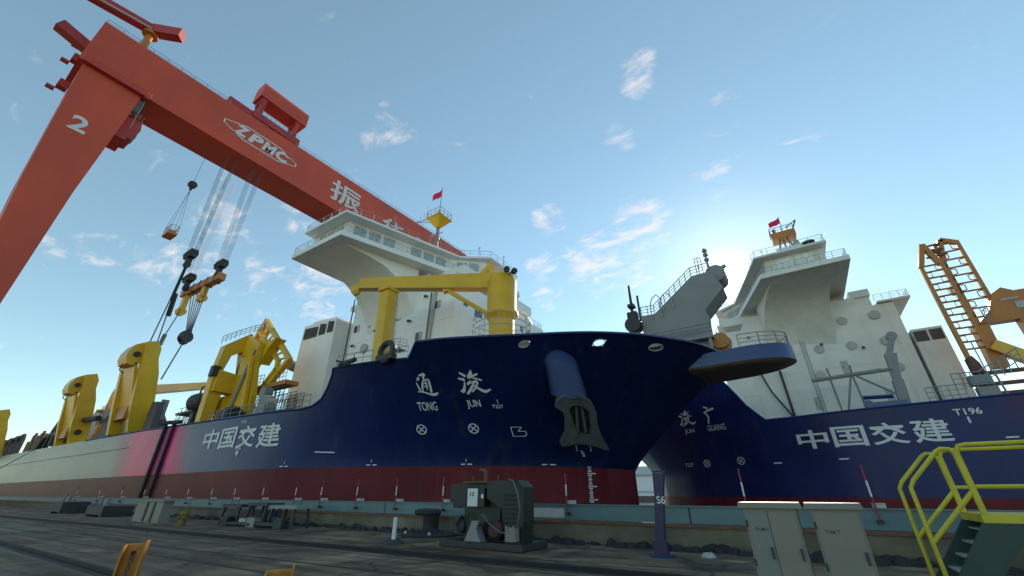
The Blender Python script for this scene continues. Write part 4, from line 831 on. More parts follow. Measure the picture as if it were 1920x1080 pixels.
for t in (0.38, 0.52, 0.66, 0.8, 0.93):
    a = Vector((-71.6, 31.2, 28.6)).lerp(Vector((-60.4, 31.2, 19.6)), t); b = Vector((-73.2, 31.2, 27.0)).lerp(Vector((-63.6, 31.2, 19.9)), t+0.03); q.tube(a, b, 0.16, 6)
for t in (0.15, 0.4, 0.65, 0.9):
    a = Vector((-60.5, 31.2, 19.9)).lerp(Vector((-65.5, 31.2, 15.8)), t); b = Vector((-63.7, 31.2, 18.8)).lerp(Vector((-67.5, 31.2, 15.4)), t); q.tube(a, b, 0.16, 6)
q.build('ladder_frame', M['yellow'], r1)
q = MB(); q.box(-70.0, -59.0, 30.6, 32.6, 15.8, 16.4); q.railing([(-69.4, 30.6, 16.4), (-65.5, 30.6, 16.4)], 1.6, 0.9, 0.05); q.railing([(-62.5, 30.6, 16.4), (-59.2, 30.6, 16.4)], 1.6, 0.9, 0.05); q.build('ladder_walkway', M['orange'], r1)
def scaffold(x0, x1, y, z0, z1, nx, nz, name='scaffold', dy=1.2, r=0.05):
    q = MB()
    for yy in (y, y+dy):
        for i in range(nx+1):
            x = x0+(x1-x0)*i/nx; q.tube((x, yy, z0), (x, yy, z1+random.uniform(-.6, .6)), r, 4)
        for j in range(nz+1):
            z = z0+(z1-z0)*j/nz; q.tube((x0, yy, z), (x1, yy, z), r, 4)
        for i in range(0, nx, 2): q.tube((x0+(x1-x0)*i/nx, yy, z0), (x0+(x1-x0)*(i+1)/nx, yy, z1), r*0.8, 4)
    q.build(name, M['dark'], r1)
scaffold(-68, -59.5, 30.4, 10.4, 15.6, 8, 5); scaffold(-66.5, -60.5, 33.5, 10.4, 15.4, 7, 5)
scaffold(-92, -74, 30, 10.8, 15.4, 12, 5); scaffold(-86, -78, 33, 10.8, 16.8, 7, 6)
q = MB(); q.lathe((-66.5, 27.5, 11.4), [(1.2, 0), (1.3, 0.5), (1.3, 2.0), (1.1, 2.5)], 16, axis=(1, 0, 0)); q.box(-67, -63, 26.6, 28.6, 10.3, 11.0); q.build('winch', M['dark'], r1)
q = MB(); q.lathe((-60.5, 29, 12.6), [(1.5, 0), (1.5, 1.2)], 18, axis=(0, 1, 0)); q.lathe((-61.5, 29, 14.6), [(0.8, 0), (0.8, 1.2)], 14, axis=(0, 1, 0)); q.box(-61.8, -59.4, 28.8, 30.2, 10.3, 12.6); q.build('winch', M['grey'], r1)
q = MB(); q.lathe((-76.5, 26.6, 14.2), [(0.6, 0), (1.4, 0.3), (1.5, 1.6), (1.4, 2.8), (0.6, 3.1)], 16, axis=(1, 0.2, 0)); q.box(-80, -74.2, 25.8, 27.6, 12.6, 12.9); q.box(-75, -74, 26, 27.4, 10.8, 12.6); q.path([(-76.2, 26.8, 15.6), (-76.0, 26.8, 16.6), (-74.0, 26.8, 16.8), (-73.8, 26.8, 15.6)], 0.14, 5); q.build('winch', M['dark'], r1)
# long yellow jib resting across the deck, with its slewing column
q = MB(); q.lathe((-140, 32.4, 11), [(2.0, 0), (2.0, 8.2), (3.2, 8.6), (3.2, 8.9), (1.9, 9.2), (1.8, 13.2), (1.1, 14.4)], 24); cc = q.build('slewing_crane', M['yellow'], r1, smooth=True)
q = MB(); q.beam((-139, 32, 24.6), (-86, 31.6, 19.2), 2.1, 2.3, w2=0.9, h2=1.1); q.build('jib', M['yellow'], cc)
q = MB(); q.railing([(-142.5, 30.6, 19.9), (-137, 30.6, 19.9)], 1.2, 1.2, 0.06); q.build('railing', M['rail'], cc); q = MB(); q.railing([(-141.5, 31, 24), (-139.5, 31, 24)], 1.2, 1, 0.06); q.build('railing', M['rail'], cc)
# pipework and hopper plating along the aft deck
q = MB(); q.prism([(-128, 11.2), (-93, 10.9), (-93.5, 13.5), (-97, 15.8), (-119, 16.6), (-125, 16.9)], 'y', 28.2, 29.2); q.build('hopper_plating', M['mid_dark'], r1)
q = MB(); q.prism([(-94.6, 10.9), (-91.0, 10.9), (-92.2, 16.2), (-95.0, 16.4)], 'y', 26.6, 27.6); q.build('fender_plate', M['mid_dark'], r1)
q = MB(); q.beam((-106.3, 32, 11), (-106.8, 32, 19.0), 1.2, 0.6); q.build('davit_post', M['grey'], r1)
for pts in ([(-157, 26.4, 12), (-155, 26.4, 15.5), (-152, 26.4, 18.4), (-146, 26.4, 18.6), (-141, 26.6, 17.2), (-136, 26.8, 16.8), (-126, 27.2, 16.4)], [(-165, 26.6, 11.8), (-160, 26.4, 14.6), (-153, 26.3, 14.8), (-146, 26.4, 14.2), (-134, 26.6, 14.0)],
            [(-152.5, 26.4, 18.3), (-152, 26.4, 12)], [(-146.5, 26.4, 18.3), (-146.2, 26.4, 12)], [(-141.5, 26.4, 17), (-141.3, 26.4, 12)]):
    q = MB(); q.path(pts, 0.62, 8); q.build('dredge_pipe', M['dark'], r1, smooth=True)
for x in (-232, -222, -213, -205, -197, -190):
    q = MB(); z = 14.8 + (x+232)*0.012; q.path([(x, 26, 11.4), (x, 26, z), (x+1.2, 26, z+1.1), (x+4.5, 26, z+1.4), (x+5.6, 26, z+0.4), (x+5.8, 26, 11.4)], 0.5, 7); q.build('vent_arch', M['dark'], r1, smooth=True)
for x in (-180, -172):
    q = MB(); q.box(x, x+6.5, 26.4, 28, 11.4, 14.6); q.lathe((x+3, 26.6, 15.4), [(0.9, 0), (0.9, 1.4)], 12, axis=(0, 1, 0)); q.tube((x+5.8, 26.6, 14.6), (x+5.8, 26.6, 16.6), 0.3, 8); q.build('hatch_machinery', M['rust'], r1)
q = MB(); q.prism([(-172, 11.4), (-151, 11.4), (-152, 21.0), (-158, 22.0), (-166, 17)], 'y', 33, 38); q.build('hopper_house', M['grey'], r1)
q = MB(); q.box(-153, -149, 33, 37, 17.6, 21.5); q.box(-152, -150.6, 33.4, 35, 21.5, 24.2); q.build('control_cabin', M['ship_blue'], r1)
q = MB(); q.lathe((-131, 31, 16), [(0.2, 0), (2.4, 0), (2.4, 2.6), (1.2, 3.6)], 16); q.build('vent_dome', M['grey'], r1, smooth=True)
for x in (-79.0, -76.0):
    q = MB(); q.box(x-0.3, x+0.3, 24.68, 24.98, 0.4, 11.2); q.build('rubbing_strake', M['black'], S1[1])
q = MB(); q.tube((-79.8, 24.6, 11.3), (-73.5, 24.7, 10.95), 0.3, 8); q.build('hose', M['black'], r1)

# ------------------------------------------------------------------ second ship: mast, lattice gantry, derrick, anchor gear (ship frame)
r2 = S2[0]; B2 = S2[6]
mt = B2(); X, Y = -48.6, 27.6
mt.box(X-2.2, X+1.6, Y-0.9, Y+1.2, 36.56, 37.8); mt.build('mast_house', M['white_steel'], r2)
mt = B2()
for dx_, dy_ in ((-0.6, -0.4), (0.6, -0.4), (0, 0.5)): mt.tube((X+dx_*1.6, Y+dy_, 37.8), (X+dx_*0.8, Y+dy_*0.5, 39.6), 0.16, 6)
mt.tube((X-1.6, Y, 37.8), (X-1.6, Y, 38.9), 0.3, 8); mast2 = mt.build('signal_mast', M['grey'], r2)
q = B2(); q.box(X-1.8, X+1.6, Y-1.2, Y+1.2, 39.6, 40.7); q.build('crows_nest', M['orange'], mast2)
q = B2(); q.railing([(X-1.7, Y-1.1, 40.7), (X+1.6, Y-1.1, 40.7), (X+1.6, Y+1.1, 40.7)], 1.0, 0.9, 0.05, 1); q.tube((X-1.4, Y, 40.6), (X-2.4, Y-0.3, 42.6), 0.12, 5); q.tube((X-2.4, Y-0.3, 42.6), (X-0.8, Y-0.3, 41.6), 0.08, 5); q.tube((X+0.9, Y, 40.7), (X+1.0, Y, 42.0), 0.2, 6); q.build('yard_arm', M['rust'], mast2)
q = B2(); q.tube((X-0.3, Y, 40.7), (X-0.35, Y, 44.2), 0.05, 4); q.build('flag_staff', M['rail'], mast2)
fl = MB(lambda v: (v[0], v[1], v[2])); flag_mesh(fl, (-41.8-X+0.35, Y+45, 44.1), 1.7, 1.1); fl.build('flag', M['flag'], mast2, smooth=True)
q = B2(); q.lathe((-51.5, 26.8, 36.5), [(0.3, 0), (0.3, 0.8), (0.9, 1.0), (0.9, 1.2)], 10); q.build('radar_stand', M['dark'], r2)
# lattice ladder (orange) leaning over the after deck
Yl = 31.0
def lat2(A, B_, wv, n, name='lattice_ladder', r=0.34, r2=0.14):
    q = B2(); A, B_, wv = Vector(A), Vector(B_), Vector(wv)
    q.beam(A, B_, 2*r, 2*r); q.beam(A+wv, B_+wv, 2*r, 2*r)
    for k in range(n+1):
        p = A.lerp(B_, k/n); q.tube(p, p+wv, r2*1.3, 5)
        if k < n:
            a = p + wv*0.12; m_ = A.lerp(B_, (k+0.55)/n)
            if k % 2: q.path([p+wv*0.05, m_+wv*0.25, A.lerp(B_, (k+1)/n)+wv*0.08], r2*0.8, 4)
            else: q.path([p+wv*0.95, m_+wv*0.75, A.lerp(B_, (k+1)/n)+wv*0.92], r2*0.8, 4)
    return q.build(name, M['orange'], r2)
def vlat(xa, xb, y, z0, z1, n, name='lattice_ladder'):
    q = B2(); r = 0.15
    q.beam((xa, y, z0), (xa, y, z1), 0.46, 0.46); q.beam((xb, y, z0+1.2), (xb, y, z1), 0.46, 0.46)
    for k in range(n+1):
        z = z0+1.4+(z1-z0-1.5)*k/n; q.tube((xa, y, z), (xb, y, z), 0.13, 6)
        if k < n:
            zn = z+(z1-z0-1.5)/n; e = 1 if k % 2 else -1
            xs = xa if e > 0 else xb; w = (xb-xa)*e*0.34
            q.path([(xs, y, z+0.1), (xs+w, y, (z+zn)/2-0.35), (xs+w, y, (z+zn)/2+0.35), (xs, y, zn-0.1)], 0.085, 5)
    return q
q = vlat(-63.4, -65.6, 30.6, 17.2, 31.2, 13); q.beam((-63.4, 30.6, 31.0), (-64.7, 30.8, 34.6), 0.6, 0.6); q.beam((-64.7, 30.8, 34.6), (-65.6, 30.9, 31.0), 0.6, 0.6); q.build('lattice_ladder', M['orange'], r2)
q = vlat(-66.8, -69.2, 33.5, 22.0, 35.2, 9); q.beam((-66.8, 33.5, 32.2), (-67.6, 33.5, 35.9), 0.6, 0.6); q.beam((-67.6, 33.5, 35.9), (-69.2, 33.5, 34.9), 0.6, 0.6); q.build('lattice_ladder', M['orange'], r2)
q = B2()
for z in (23.5, 27, 29.2, 31.5, 33.4): q.beam((-65.6, 30.9, z), (-66.9, 33.4, z+0.3), 0.3, 0.5)
for z in (32.4, 33.3, 34.2): q.tube((-64.6, 30.8, z), (-67.6, 33.5, z+1.2), 0.16, 5)
q.box(-66.5, -65.7, 31.6, 32.9, 26.8, 28.0); q.build('ladder_tie', M['rust'], r2)
q = B2(); q.prism([(-66.7, 22.3), (-71.2, 22.3), (-76, 22.5), (-76, 26.2), (-71.5, 26.2), (-70.5, 26.9), (-69.4, 26.2), (-68.4, 24.0)], 'y', 33, 34.6); head = q.build('gantry_head', M['orange'], r2)
q = B2(); q.box(-71.5, -69.8, 32.9, 33.0, 25.0, 25.25); q.box(-73.4, -70.9, 32.9, 33.0, 23.7, 24.6); q.build('access_slot', M['white_box'], head)
q = B2(); q.beam((-66.9, 33.8, 22.2), (-66.7, 33.8, 16.4), 1.5, 1.6, upv=(0, 1, 0)); q.build('gantry_leg', M['orange'], r2)
q = B2(); q.beam((-66.8, 33.0, 19.3), (-70.5, 33.0, 16.0), 1.3, 1.4); q.build('gantry_brace', M['yellow'], r2)
q = B2(); q.beam((-71.4, 33.8, 22.3), (-71.6, 33.8, 11.5), 1.6, 1.6, upv=(0, 1, 0)); q.build('gantry_leg', M['orange'], r2)
q = B2(); q.prism([(-63.1, 15.4), (-64.1, 15.4), (-64.0, 16.6), (-63.6, 17.6), (-63.1, 17.4)], 'y', 29.9, 31.2); q.build('ladder_foot', M['rust'], r2)
for z in (12.9, 14.1, 15.5):
    q = B2(); q.beam((-63.4, 31.5, z), (-76, 31.5, z+0.1), 0.5, 0.45); q.build('gantry_rail', M['rust'], r2)
q = B2(); q.railing([(-60.6, 29, 13.4), (-63.2, 29, 13.4), (-67.5, 29.5, 15.8)], 2.0, 0.8, 0.06, 2); q.build('railing', M['rail'], r2); q = B2(); q.railing([(-67.6, 33, 22.4), (-67.6, 31, 22.4), (-66.9, 31, 22.4)], 1.6, 0.7, 0.05); q.tube((-64.2, 30, 12), (-64.2, 30, 19.4), 0.07, 4); q.build('railing', M['rail'], r2)
q = B2(); q.box(-63.8, -61.9, 28, 29.4, 13.6, 14.8); q.box(-64.0, -62.2, 28.2, 29.4, 11.6, 13.4); q.tube((-64.4, 28, 11.6), (-64.2, 28, 14.8), 0.12, 5); q.build('control_box', M['grey'], r2)
q = B2(); q.box(-63.6, -62.1, 27.92, 28.0, 13.8, 14.6); q.build('window', M['glass'], r2)
# derrick of pale pipes, folded crane arm and mooring gear on the near deck edge
q = B2(); q.tube((-46.0, 28, 16.3), (-55.2, 28, 16.7), 0.24, 8); q.tube((-46.0, 28.8, 16.6), (-54.2, 28.8, 17.0), 0.15, 6)
for a, b in (((-48.2, 28, 16.3), (-48.3, 28, 11.3)), ((-50.8, 28, 16.4), (-51.0, 28, 11.3)), ((-50.6, 28, 16.4), (-48.8, 28, 11.3)), ((-48.3, 28, 16.4), (-48.2, 28, 17.8)), ((-50.8, 28, 16.5), (-50.9, 28, 17.9)), ((-51.2, 28, 16.3), (-55.2, 28, 12.9)), ((-54.9, 28, 16.6), (-54.9, 28, 11.4))):
    q.tube(a, b, 0.15, 6)
q.build('pipe_derrick', M['grey'], r2)
q = B2(); q.beam((-56.7, 28.4, 21.2), (-55.4, 28.4, 18.4), 0.5, 0.7); q.beam((-55.5, 28.4, 18.8), (-55.3, 28.4, 15.2), 0.9, 0.9); q.beam((-56.2, 28.2, 18.8), (-54.8, 28.2, 12.0), 0.3, 0.3); q.lathe((-56.6, 28.1, 21.2), [(0.6, 0), (0.6, 0.7)], 12, axis=(0, 1, 0)); q.beam((-55.3, 28.4, 15.2), (-55.0, 28.4, 11.4), 1.1, 1.1); q.build('folded_crane', M['grey'], r2)
q = B2(); q.box(-55.2, -51.5, 27.0, 28.4, 11.2, 12.5); q.tube((-50.9, 27.2, 13.2), (-54, 27.4, 13.1), 0.26, 8); q.lathe((-51.2, 26.7, 12.3), [(0.5, 0), (0.5, 1)], 12, axis=(0, 1, 0)); q.build('mooring_gear', M['ship_blue'], r2)
q = B2(); q.railing([(-57, 26, 11.7), (-60.5, 26, 11.8)], 1.8, 0.7, 0.05, 2); q.build('railing', M['rail'], r2)
q = B2(); q.path([(-39.4, 37.0, 21.5), (-40.6, 37.0, 17.0), (-42.8, 36.8, 12.4)], 0.14, 5); q.path([(-42.6, 37.0, 20.4), (-42.8, 37, 12)], 0.2, 5); q.build('cable_pipe', M['dark'], r2)
q = B2(); q.lathe((-59.1, 40, 15.2), [(0.5, -0.6), (1.1, 0), (0.9, 1.0), (0.4, 1.7)], 10); q.box(-60, -58.3, 39.5, 40.5, 12, 14.6); q.build('winch', M['orange'], r2)

# ------------------------------------------------------------------ goliath gantry crane over the first ship
gc = thing('gantry_crane', 'huge red gantry crane, tapering leg marked 2, girder spanning the ships', 'crane', (-105, 3, 0))
gd = MB(); gd.loft([[(-100, y, 79.1), (-100, y, zt), (-109.6, y, zt), (-109.6, y, 79.1)] for y, zt in ((-4.6, 91.0), (20, 91.6), (60, 92.9), (100, 94.4), (116, 94.8))])
girder = gd.build('girder', M['crane_red'], gc)
lg = MB(); lg.loft([[(-99.98, y0, z), (-99.98, y1, z), (-109.9, y1, z), (-109.9, y0, z)] for z, y0, y1 in ((2.2, 2.0, 4.2), (28.5, 0.6, 4.3), (51.3, -1.7, 4.6), (65, -2.7, 5.2), (79.0, -3.7, 5.8))])
leg = lg.build('leg', M['crane_red'], gc)
q = MB(); q.box(-118, -92, 1.6, 4.6, 0.9, 2.2)
for k in range(8): q.lathe((-116.5+3.2*k, 2.4, 0.6), [(0.5, 0), (0.5, 1.4)], 12, axis=(0, 1, 0))
q.build('bogie', M['crane_red2'], gc)
lg = MB(); lg.loft([[(-102, y0, z), (-102, y1, z), (-108, y1, z), (-108, y0, z)] for z, y0, y1 in ((0.5, 108, 110), (79.0, 105, 115))]); lg.build('leg', M['crane_red'], gc)
q = MB(); q.box(-99.96, -98.9, -3.9, 6.3, 78.4, 78.7); q.box(-109, -99.0, 5.9, 6.9, 78.2, 78.5); q.railing([(-98.95, -3.8, 78.7), (-98.95, 6.4, 78.7)], 1.1, 1.2, 0.05, 1); q.railing([(-98.9, 6.9, 78.5), (-108, 6.9, 78.5)], 1.1, 1.2, 0.05, 1); q.build('walkway', M['crane_red2'], leg)
q = MB()
for k in range(13): q.box(-102.0, -100.4, 5.0+0.35*(k % 2), 6.6+0.2*(k % 2), 74.6+k*0.26, 74.68+k*0.26)
q.tube((-100.3, 6.7, 70), (-100.3, 6.6, 78.4), 0.06, 4); q.tube((-101.7, 6.7, 70), (-101.7, 6.6, 78.4), 0.06, 4); q.build('ladder', M['rail'], leg)
q = MB(); g2 = glyphs('2', 0.03); put(q, g2, lambda u, v: (-99.93, -0.75+2.5*u, 63.4+3.5*v)); q.build('number_mark', M['white_paint'], leg, recalc=False)
q = MB(); q.prism([(4.8, 68.0), (7.9, 68.6), (8.4, 71.6), (8.0, 73.6), (4.9, 73.3)], 'x', -106.5, -101.5); q.box(-107, -101, 4.8, 7.0, 67.4, 68); cab = q.build('operator_cab', M['crane_red2'], gc)
q = MB(); q.box(-105.8, -102.2, 8.02, 8.3, 70.0, 72.6); q.build('window', M['glass'], cab)
q = MB(); q.railing([(-101, 5, 73.6), (-101, 7.9, 73.6), (-106.5, 7.9, 73.6)], 1.2, 0.8, 0.05, 1); q.build('railing', M['rail'], cab)
q = MB(); q.railing([(-100.4, -4.4, 91.0), (-100.4, 20, 91.6)], 1.3, 2.6, 0.06, 1); q.build('railing', M['rail'], girder); q = MB(); q.railing([(-100.4, 38, 92.2), (-100.4, 60, 92.9), (-100.4, 100, 94.4), (-100.4, 115, 94.8)], 1.3, 2.6, 0.06, 1); q.build('railing', M['rail'], girder)
# logo frame and letters on the girder side
def gface(y0, y1, z0, z1, sl=0.028): return lambda u, v: (-99.95, y0+(y1-y0)*u, z0+(z1-z0)*v + sl*(y1-y0)*u)
q = MB(); o_ = [(0, 0.38), (0.0, 0.62), (0.27, 1), (0.73, 1), (1, 0.62), (1, 0.38), (0.73, 0), (0.27, 0)]; n_ = len(o_)
inn = [(0.5+(u-0.5)*0.965, 0.5+(v-0.5)*0.87) for u, v in o_]
put(q, (o_+inn, [(k, (k+1) % n_, n_+(k+1) % n_, n_+k) for k in range(n_)]), gface(20.2, 39.4, 83.2, 88.0, 0.0)); q.build('logo_frame', M['white_paint'], girder, recalc=False)
for i, ch in enumerate('ZPMC'):
    q = MB(); put(q, glyphs(ch, 0.05, 0.2), gface(22.7+3.6*i, 26.2+3.6*i+0.15, 84.0, 87.3, 0.0)); q.build('logo_letter', M['white_paint'], girder, recalc=False)
for ch, y0, w_ in (('振', 50.8, 10.5), ('华', 71, 9.5), ('重', 86, 9.5), ('工', 101, 9.5)):
    q = MB(); zq = 82.2 if y0 < 60 else 80.6; gl_ = glyphs(ch)
    for i, (du, dv) in enumerate(((0, 0), (0.02, 0), (-0.02, 0), (0, 0.018), (0, -0.018), (0.014, 0.012), (-0.014, -0.012))):
        put(q, gl_, lambda u, v: (-99.95+0.012*i, y0+w_*(u+du), zq+7.6*(v+dv)))
    q.build('painted_character', M['white_paint'], girder, recalc=False)
# upper trolley
q = MB(); q.box(-108.5, -101.2, 19.6, 27.0, 92.0, 94.8); q.box(-105.4, -100.6, 25.5, 38.6, 93.0, 95.2); q.box(-101.2, -100.5, 22, 30, 90.0, 92.6); tr = q.build('trolley', M['crane_red2'], gc)
for y in (26.9, 36.6):
    for x in (-104.4, -101.6):
        q = MB(); q.beam((x, y, 95.2), (x, y+0.2, 101.2), 1.4, 1.1, upv=(0, 1, 0)); q.build('portal_leg', M['crane_red2'], tr)
    q = MB(); q.box(-104.9, -101.0, y-0.6, y+0.8, 99.6, 101.2); q.build('portal_beam', M['crane_red2'], tr)
q = MB(); q.prism([(-105.6, 101.2), (-100.6, 101.2), (-100.6, 105.4), (-101.2, 106.6), (-105.0, 106.6), (-105.6, 105.4)], 'y', 25.6, 39.0); q.build('machinery_house', M['crane_red'], tr)
q = MB(); q.railing([(-100.8, 27.5, 95.2), (-100.8, 38.4, 95.2)], 1.2, 1.2, 0.06, 1); q.build('railing', M['rail'], tr)
# maintenance crane on the girder
q = MB(); q.lathe((-103.2, 1.9, 91.2), [(0.95, 0), (0.95, 0.5), (0.7, 0.6), (0.7, 6.4), (1.5, 6.5), (1.5, 7.2), (1.0, 8.4)], 16); mc = q.build('maintenance_crane', M['orange'], gc, smooth=True)
q = MB(); q.beam((-104.9, -9.6, 99.1), (-103.0, 1.9, 99.6), 1.7, 2.1); q.beam((-103.0, 1.9, 99.6), (-98.6, 6.2, 99.6), 2.0, 2.6); q.build('jib', M['crane_red2'], mc)
q = MB(); q.beam((-104.0, -9.2, 98.6), (-102.0, 1.4, 98.9), 0.25, 0.4); q.build('jib_rail', M['white_box'], mc)
q = MB(); q.beam((-106, -4.6, 87.0), (-106.0, -9.6, 88.4), 2.2, 2.2); q.build('end_bracket', M['crane_red2'], gc)
for x, y, z in ((-108, -5.0, 89.2), (-107, -4.9, 83.6), (-107.5, -4.4, 76.5)):
    q = MB(); q.beam((x, y+0.8, z), (x, y-0.7, z), 1.6, 1.8); q.beam((x, y-0.6, z-1.8), (x, y-1.8, z-1.8), 0.7, 0.7); q.build('floodlight_box', M['crane_red2'], gc)

# hoisting tackle hanging from the girder
def hook_block(x, y, z, label, w=1.7, ropes=True, top=79.0):
    t = thing('hook_block', label, 'hook block', (x, y, z), 'hook blocks under the red girder')
    q = MB(); q.box(x-w, x+w, y-0.7, y+0.7, z+0.1, z+0.7); q.box(x-w, x+w, y-0.7, y+0.7, z+1.3, z+1.9)
    for k in range(6): xx = x-w+0.25+k*(2*w-0.5)/5; q.lathe((xx-0.1, y, z+1.0), [(0.95, 0), (0.95, 0.2)], 14, axis=(1, 0, 0))
    q.build('sheave_case', M['dark'], t)
    q = MB(); q.box(x-0.5, x+0.5, y-0.5, y+0.5, z-1.4, z+0.1); q.lathe((x-0.45, y, z-1.6), [(0.65, 0), (0.65, 0.9)], 12, axis=(1, 0, 0)); q.build('hook', M['dark'], t)
    for k in range(10):
        xx = x-w+0.2+(k % 5)*(2*w-0.4)/4; yy = y+(-0.55 if k < 5 else 0.55)
        q = MB(); q.tube((xx, yy, z+1.6), (xx, yy+(0.5 if k >= 5 else -0.5), top), 0.032, 4); q.build('hoist_rope', M['rope'], t)
    return t
hook_block(-103.2, 25.5, 48.6, 'dark hook block with black slings, alone to the left of the orange lifting beam')
hook_block(-102.3, 31.4, 48.6, 'dark hook block at the raised right end of the orange lifting beam')
hook_block(-113.5, 29.6, 47.4, 'dark hook block at the lower left end of the orange lifting beam', top=79)
lb = thing('lifting_beam', 'orange rusty lifting beam slung below two dark hook blocks', 'lifting beam', (-108, 31, 45))
q = MB(); A_, B_ = Vector((-116.5, 30.6, 45.2)), Vector((-100.6, 31.9, 46.3)); q.beam(A_, B_, 1.5, 1.7); q.build('beam', M['orange'], lb)
for t in (0.12, 0.32, 0.5, 0.68, 0.88):
    p = A_.lerp(B_, t); q = MB(); q.beam(p+Vector((0, -0.78, 0)), p+Vector((0.01, 0.78, 0)), 0.5, 2.3); q.build('stiffener', M['rust'], lb)
for t, dz_ in ((0.12, 3.6), (0.62, 2.4)):
    p = A_.lerp(B_, t); q = MB(); q.box(p.x-0.8, p.x+0.8, p.y-0.5, p.y+0.5, p.z-dz_-1.2, p.z-0.9); q.lathe((p.x-0.6, p.y, p.z-dz_-1.4), [(1.0, 0), (1.0, 1.2)], 14, axis=(1, 0, 0)); q.build('shackle_block', M['yellow'], lb)
for k in range(6):
    p = A_.lerp(B_, 0.22+0.09*k); q = MB(); q.tube(p, (-105.5+0.25*k, 30.6+0.1*k, 33.4), 0.11, 5); q.build('sling', M['rope'], lb)
q = MB()
for k in range(5): q.lathe((-106.4+0.45*k, 30.8, 32.0+0.3*(k % 2)), [(1.25, 0), (1.25, 0.25)], 14, axis=(1, 0.25, 0))
q.box(-106.4, -104.4, 30.4, 31.3, 30.6, 33.6); q.build('sheave_cluster', M['dark'], lb)
q = MB(); q.tube((-105.4, 30.8, 31.0), (-105.0, 29.4, 22.5), 0.14, 5); q.build('sling', M['rope'], lb)
q = MB(); q.tube(A_.lerp(B_, 0.12)+Vector((0, 0, -4)), (-110.5, 28.6, 33.0), 0.13, 5); q.tube((-110.5, 28.6, 33.0), (-109.6, 28.2, 30.5), 0.42, 6); q.tube((-109.6, 28.2, 30.5), (-107, 27.0, 22), 0.13, 5); q.build('sling', M['rope'], lb)
ss = thing('rope_sling', 'long black rope sling running from the lone hook block down to the yellow gantry', 'sling', (-103.5, 25, 29))
for dy_, nm in ((-0.3, 'strand'), (0.9, 'strand')):
    q = MB(); q.path([(-103.2, 25.5, 47.2), (-103.4, 25.3+dy_*0.3, 38.0), (-103.6, 25.2+dy_, 29.2-0.8), (-101.5, 25.0+dy_, 27.6)], 0.12, 5); q.build(nm, M['rope'], ss)
q = MB(); q.tube((-103.2, 25.5, 46.8), (-103.4, 25.4, 38.4), 0.3, 7); q.tube((-103.3, 25.7, 40), (-103.5, 26.0, 35.0), 0.45, 7); q.build('sleeve', M['black'], ss)
bk = thing('work_basket', 'small orange man basket hanging on a thin rope beside the crane leg', 'basket', (-104, 20.75, 52.2))
q = MB(); q.box(-105.7, -102.3, 19.9, 21.6, 52.2, 52.8); q.box(-105.2, -102.8, 20.2, 21.3, 52.8, 53.4); q.build('floor', M['orange'], bk)
q = MB(); q.railing([(-105.6, 20.0, 52.8), (-102.4, 20.0, 52.8), (-102.4, 21.5, 52.8), (-105.6, 21.5, 52.8)], 1.7, 1.7, 0.06, 1, True); q.build('railing', M['orange'], bk)
q = MB()
for x in (-105.6, -102.4):
    for y in (20.0, 21.5): q.tube((x, y, 54.5), (-104, 20.75, 65.4), 0.03, 4)
q.build('sling', M['rope'], bk)
q = MB(); q.lathe((-104.6, 20.75, 66.8), [(0.5, 0), (0.9, 0.2), (0.9, 1.0), (0.5, 1.2)], 12, axis=(1, 0, 0)); q.tube((-104, 20.75, 65.3), (-104, 20.75, 66.6), 0.3, 6); q.tube((-104, 20.75, 67.5), (-104, 20.75, 79.1), 0.035, 4); q.build('hook', M['dark'], bk)

# ------------------------------------------------------------------ the quay: rails, kerb wall, teal barrier, striped poles
def rail_line(name, label, x0, y0, x1, y1, w, hgt):
    t = thing(name, label, 'rail', ((x0+x1)/2, (y0+y1)/2, 0))
    q = MB(); q.beam((x0, y0, 0.006), (x1, y1, 0.006), w*5.5, 0.012); q.build('base_plate', M['black'], t)
    q = MB(); q.beam((x0, y0, hgt/2+0.01), (x1, y1, hgt/2+0.01), w*0.55, hgt); q.build('web', M['black'], t)
    q = MB(); q.beam((x0, y0, hgt+0.03), (x1, y1, hgt+0.03), w, 0.045); q.build('head', M['black'], t)
rail_line('crane_rail', 'black crane rail running just in front of the mooring bollard and green machine', -150, 5.0, 40, 12.85, 0.10, 0.06)
rail_line('crane_rail', 'black crane rail nearest the camera, cut off by the lower left frame edge', -120, 4.62, 40, 4.4, 0.09, 0.05)
for i, (x0, y0, x1, y1, w) in enumerate(((-90, 2.9, 30, 10.8, 0.10), (-60, 4.5, 20, 8.0, 0.07), (-80, 7.5, 30, 11.6, 0.05))):
    q = MB(); q.beam((x0, y0, 0.004), (x1, y1, 0.004), w, 0.004); tag(q.build('cable_trench', M['black']), kind='structure')
kw = thing('kerb_wall', 'low stained beige concrete wall running along the quay edge below the teal barrier', 'wall', (-20, 17, 0))
q = MB(); q.box(-220, 90, 16.75, 17.28, 0, 0.66); q.build('wall', M['curb'], kw)
q = MB(); q.box(-220, 90, 16.68, 17.26, 0.664, 0.74); q.build('coping', M['rust'], kw)
fb = thing('flood_barrier', 'long pale teal steel barrier on top of the kerb wall at the quay edge', 'barrier', (-20, 17.5, 0.74))
q = MB(); q.prism([(17.4, 0.742), (17.5, 0.742), (17.5, 1.27), (17.4, 1.27)], 'x', -220, 90); q.build('plate', M['teal'], fb)
q = MB(); q.box(-220, 90, 17.34, 17.56, 1.272, 1.31); q.build('top_flange', M['teal'], fb)
for x in range(-60, 20, 8):
    q = MB(); q.box(x+0.18-0.02, x+0.22, 17.385, 17.4, 0.75, 1.268); q.build('joint', M['dark'], fb)
